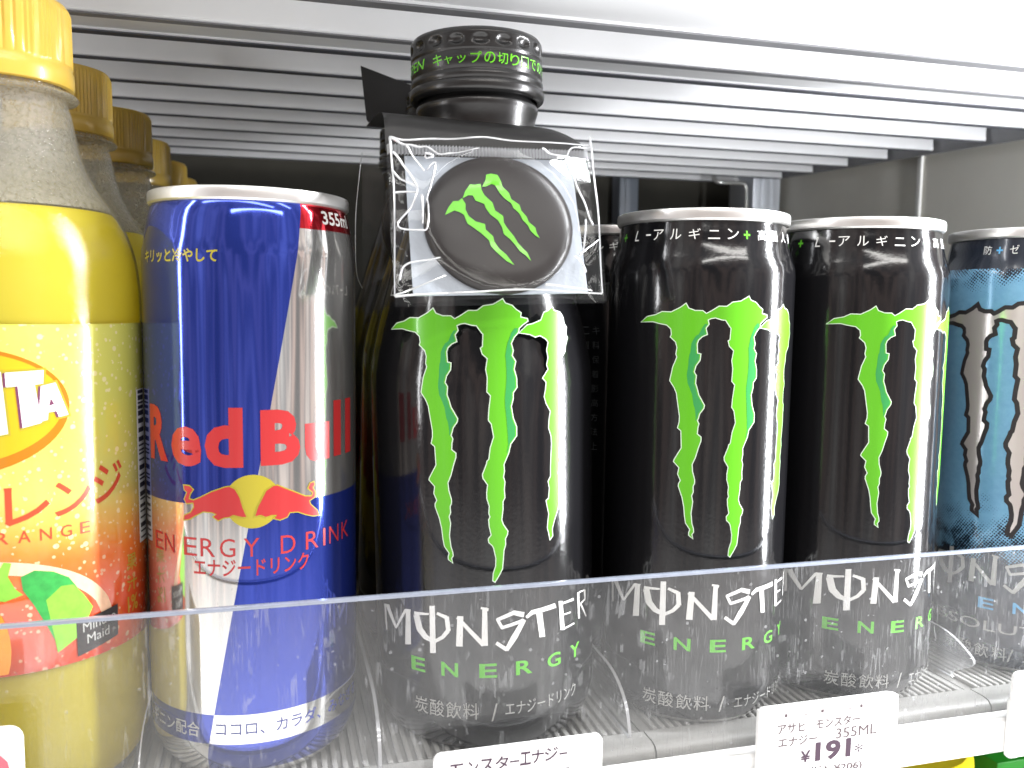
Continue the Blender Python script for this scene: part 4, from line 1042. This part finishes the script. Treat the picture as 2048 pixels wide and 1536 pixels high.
    bend(bm, r, 1.0); link('fruit_picture', bm, [M['foam'], M['fruit'], M['leaf_light'], M['leaf_dark']], lab, 60, norm=False)
    bm = bmesh.new()
    flat_poly(bm, [(21.8, 47.4), (33.6, 48.8), (33.4, 40.6), (22.0, 38.6)], 0.18, 0)
    text_fit(bm, 'Minute', 23.4, 32.6, 44.4, 46.8, z=0.23, mi=1, rise=0.9); text_fit(bm, 'Maid', 24.4, 30.6, 41.2, 43.6, z=0.23, mi=1, rise=0.6)
    bend(bm, r, 1.0); link('black_tab', bm, [M['ink'], M['grey_print']], lab, 60, norm=False)
    bm = bmesh.new()
    for i, ch in enumerate(('果', '汁', '1%')): text_fit(bm, ch, 37.6, 42.2, 56.0 - i * 5.6, 60.4 - i * 5.6, 0.012)
    bend(bm, r, 1.0); link('gold_lettering', bm, M['olive_gold'], lab, 60, norm=False)
    bm = bmesh.new()
    bm.faces.new([bm.verts.new(p) for p in ((44.6, 62, 0), (50.6, 62, 0), (50.6, 104, 0), (44.6, 104, 0))])
    rnd = random.Random(3); z = 63.0
    while z < 103:
        h = rnd.choice((0.5, 0.5, 0.9, 1.3))
        f = bm.faces.new([bm.verts.new(p) for p in ((45.4, z, 0.05), (49.8, z, 0.05), (49.8, z + h, 0.05), (45.4, z + h, 0.05))]); f.material_index = 1
        z += h + rnd.choice((0.5, 0.8, 1.2))
    bend(bm, r, 1.0); link('bar_code', bm, [M['letter_white'], M['ink']], lab, 60, norm=False)
    capp = [(0, 204.2), (14.2, 204.2), (15.4, 203.8), (15.9, 203.0), (16.1, 202.1), (16.15, 201.8), (16.25, 195.5), (16.3, 188.8), (16.25, 188.2), (16.25, 187.8), (16.35, 187.4), (16.6, 186.9), (16.7, 185.6), (16.75, 183.6), (16.5, 182.7), (15.6, 182.4), (15, 182.6)]
    bm = bmesh.new(); lathe(bm, capp, 168, cap_ribs)
    link('screw_cap', bm, M['gold_cap'], t, 25)
    return t
M['oval'] = mat('gold_oval_print', (0.58, 0.36, 0.012), 0.25, coat=0.3, var=(60, 0.85, 1.12))
M['oval_dark'] = mat('amber_oval_print', (0.42, 0.15, 0.006), 0.25, coat=0.3)
M['letter_white'] = mat('letter_white', (0.86, 0.83, 0.80), 0.3)
M['plum'] = mat('plum_print', (0.14, 0.03, 0.08), 0.35)
M['rust'] = mat('rust_print', (0.50, 0.06, 0.02), 0.35)
M['foam'] = mat('foam_print', (0.88, 0.55, 0.36), 0.35, var=(700, 0.7, 1.25))
M['fruit'] = mat('fruit_print', (0.86, 0.28, 0.012), 0.3, var=(240, 0.75, 1.2))
M['leaf_light'] = mat('light_leaf_print', (0.22, 0.52, 0.05), 0.3, var=(420, 0.7, 1.4))
M['leaf_dark'] = mat('dark_leaf_print', (0.03, 0.26, 0.05), 0.3, var=(420, 0.6, 1.9))
M['olive_gold'] = mat('olive_gold_print', (0.45, 0.27, 0.02), 0.35)

s1 = soda_bottle((-61.2, 0.6, 0), 'front orange soda bottle nearest the camera with the whole label in view')
s1.rotation_euler.z = -0.07
ordn = ['second', 'third', 'fourth', 'fifth', 'sixth']
for i, (x, y, rz) in enumerate(((-62.8, 71.2, 0.5), (-58.0, 136.2, -1.1), (-57.4, 201.3, 2.0), (-55.4, 266.0, 1.2), (-55.0, 331.0, 2.9))):
    c = copy_tree(s1); c.location = Vector((x, y, 0)) * MM; c.rotation_euler.z = rz
    c['label'] = ('orange soda bottle %s in its row behind the front one' % ordn[i]) if i < 4 else 'rearmost orange soda bottle, only a sliver of its cap showing'

# ------------------------------------------------------------------ price cards
def price_card(x0, x1, z0, z1, y, label, r=2.0):
    t = thing('price_card', ((x0 + x1) / 2, y, z0), label=label, cat='price card', group='white price cards on the rail')
    w2 = (x1 - x0) / 2; h = z1 - z0
    outl = [(-w2, 0), (w2, 0)]
    for cx, s, a0 in ((w2 - r, 1, 0), (-w2 + r, -1, PI / 2)):
        for k in range(5):
            a = a0 + PI / 2 * k / 4
            outl.append((cx + r * math.cos(a), h - r + r * math.sin(a)))
    bm = bmesh.new()
    A = [bm.verts.new((p[0], -0.6, p[1])) for p in outl]; B = [bm.verts.new((p[0], 0.6, p[1])) for p in outl]
    bm.faces.new(A); bm.faces.new(list(reversed(B)))
    for i in range(len(outl)): bm.faces.new((A[i], A[(i + 1) % len(outl)], B[(i + 1) % len(outl)], B[i]))
    link('card_face', bm, M['paper'], t, 30)
    return t
def write(parent, name, items, mt, y=-0.68):
    """items in world x / z, placed on the face of a card"""
    bm = bmesh.new(); L = parent.location / MM
    for body, a, b, c, d, *rest in items: text_fit(bm, body, a - L.x, b - L.x, c - L.z, d - L.z, rest[0] if rest else 0.0)
    for v in bm.verts: v.co = Vector((v.co.x, y, v.co.y))
    return link(name, bm, M[mt], parent)

p1 = price_card(138.9, 185.0, -13.6, 13.4, -46, 'white price card under the two black cans, priced 191 yen')
for x0, x1 in ((139.2, 143.2), (182.6, 186.4)):
    bm = bmesh.new(); box(bm, x0 - 161.95, x1 - 161.95, -1.1, 1.6, 9.0, 26.2, 0.5); link('card_holder', bm, M['paper'], p1, 40)
write(p1, 'name_lettering', [('アサヒ', 145.2, 154.4, 4.9, 7.9, 0.014), ('モンスター', 158.0, 173.2, 5.1, 8.1, 0.014), ('エナジー', 145.6, 158.6, 0.9, 3.8, 0.014), ('355ML', 165.0, 179.2, 1.2, 4.4)], 'ink_grey')
write(p1, 'price_lettering', [('¥', 153.2, 156.6, -4.6, -1.1, 0.02), ('191', 158.2, 170.4, -5.0, 1.0, 0.035), ('*', 171.8, 174.6, -3.9, -1.2)], 'ink_violet')
write(p1, 'tax_lettering', [('(税込 ¥206)', 154.0, 174.6, -9.6, -6.4, 0.012)], 'ink_grey')
bm = bmesh.new()
for x in (147.4, 159.6, 173.0): box(bm, x - 161.95, x + 0.8 - 161.95, -0.72, -0.62, 23.6, 24.5)
for x in (153.8, 168.4): box(bm, x - 161.95, x + 1.6 - 161.95, -0.72, -0.62, 23.6, 23.75)
link('printed_mark', bm, M['ink_grey'], p1)
p2 = price_card(44.2, 90.8, -13.6, 12.1, -46, 'white card with handwriting under the tall black bottle')
hand = [('モ', 48.2, 52.4), ('ン', 53.2, 56.0), ('ス', 56.4, 60.2), ('タ', 60.6, 64.2), ('ー', 64.6, 67.2), ('エ', 67.4, 70.4), ('ナ', 70.6, 74.0), ('ジ', 74.2, 78.0), ('ー', 78.4, 80.6)]
write(p2, 'handwriting', [(ch, a, b, (5.4 + i * 0.16) if ch != 'ー' else 7.0 + i * 0.1, (9.0 + i * 0.18) if ch != 'ー' else 7.5 + i * 0.1, 0.012) for i, (ch, a, b) in enumerate(hand)] + [('ボトル', 60, 84, 0.6, 4.2, 0.012)], 'ink_violet')
p3 = price_card(-92, -50.3, -13.0, 31.6, -46, 'white card with a pink figure in front of the orange soda', 3.0)
write(p3, 'pink_figure', [('9', -61.5, -52.9, 12.0, 26.2, 0.03)], 'pink_ink')
p4 = price_card(229.9, 275, -13.6, 14.5, -46, 'blank looking white price card under the sky blue can')
bm = bmesh.new(); box(bm, -22.8, -19.5, -1.2, 1.6, 0, 19, 0.6); link('card_holder', bm, M['paper'], p4, 40)

# ------------------------------------------------------------------ goods on the shelf below, just showing under the rail
t = thing('juice_cup', (264, 40, -150), label='yellow lidded cup on the shelf below the rail', cat='cup')
bm = bmesh.new(); lathe(bm, [(0, 0), (22, 0), (23, 1.5), (26.5, 86), (27.2, 88), (27.6, 90)], 72); link('clear_cup', bm, M['divider'], t, 40)
bm = bmesh.new(); lathe(bm, [(0, 2), (21.6, 2), (25.6, 78), (0, 78)], 64); link('drink', bm, M['drink'], t, 40)
bm = bmesh.new(); lathe(bm, [(27.9, 88.5), (28.2, 90), (28.0, 92.2), (26.6, 94), (25.4, 94.8), (22, 94.2), (0, 94.2)], 72); link('yellow_lid', bm, M['lid_yellow'], t, 30)
t = thing('drink_carton', (338, 60, -150), label='green carton on the shelf below, at the right edge', cat='carton')
bm = bmesh.new(); box(bm, -36, 40, -34, 34, 0, 86, 0.8); link('carton_box', bm, M['carton_green'], t, 40)
bm = bmesh.new(); box(bm, -36, 40, -2, 2, 86.2, 97, 0.5); link('top_fold', bm, M['carton_green'], t, 40)
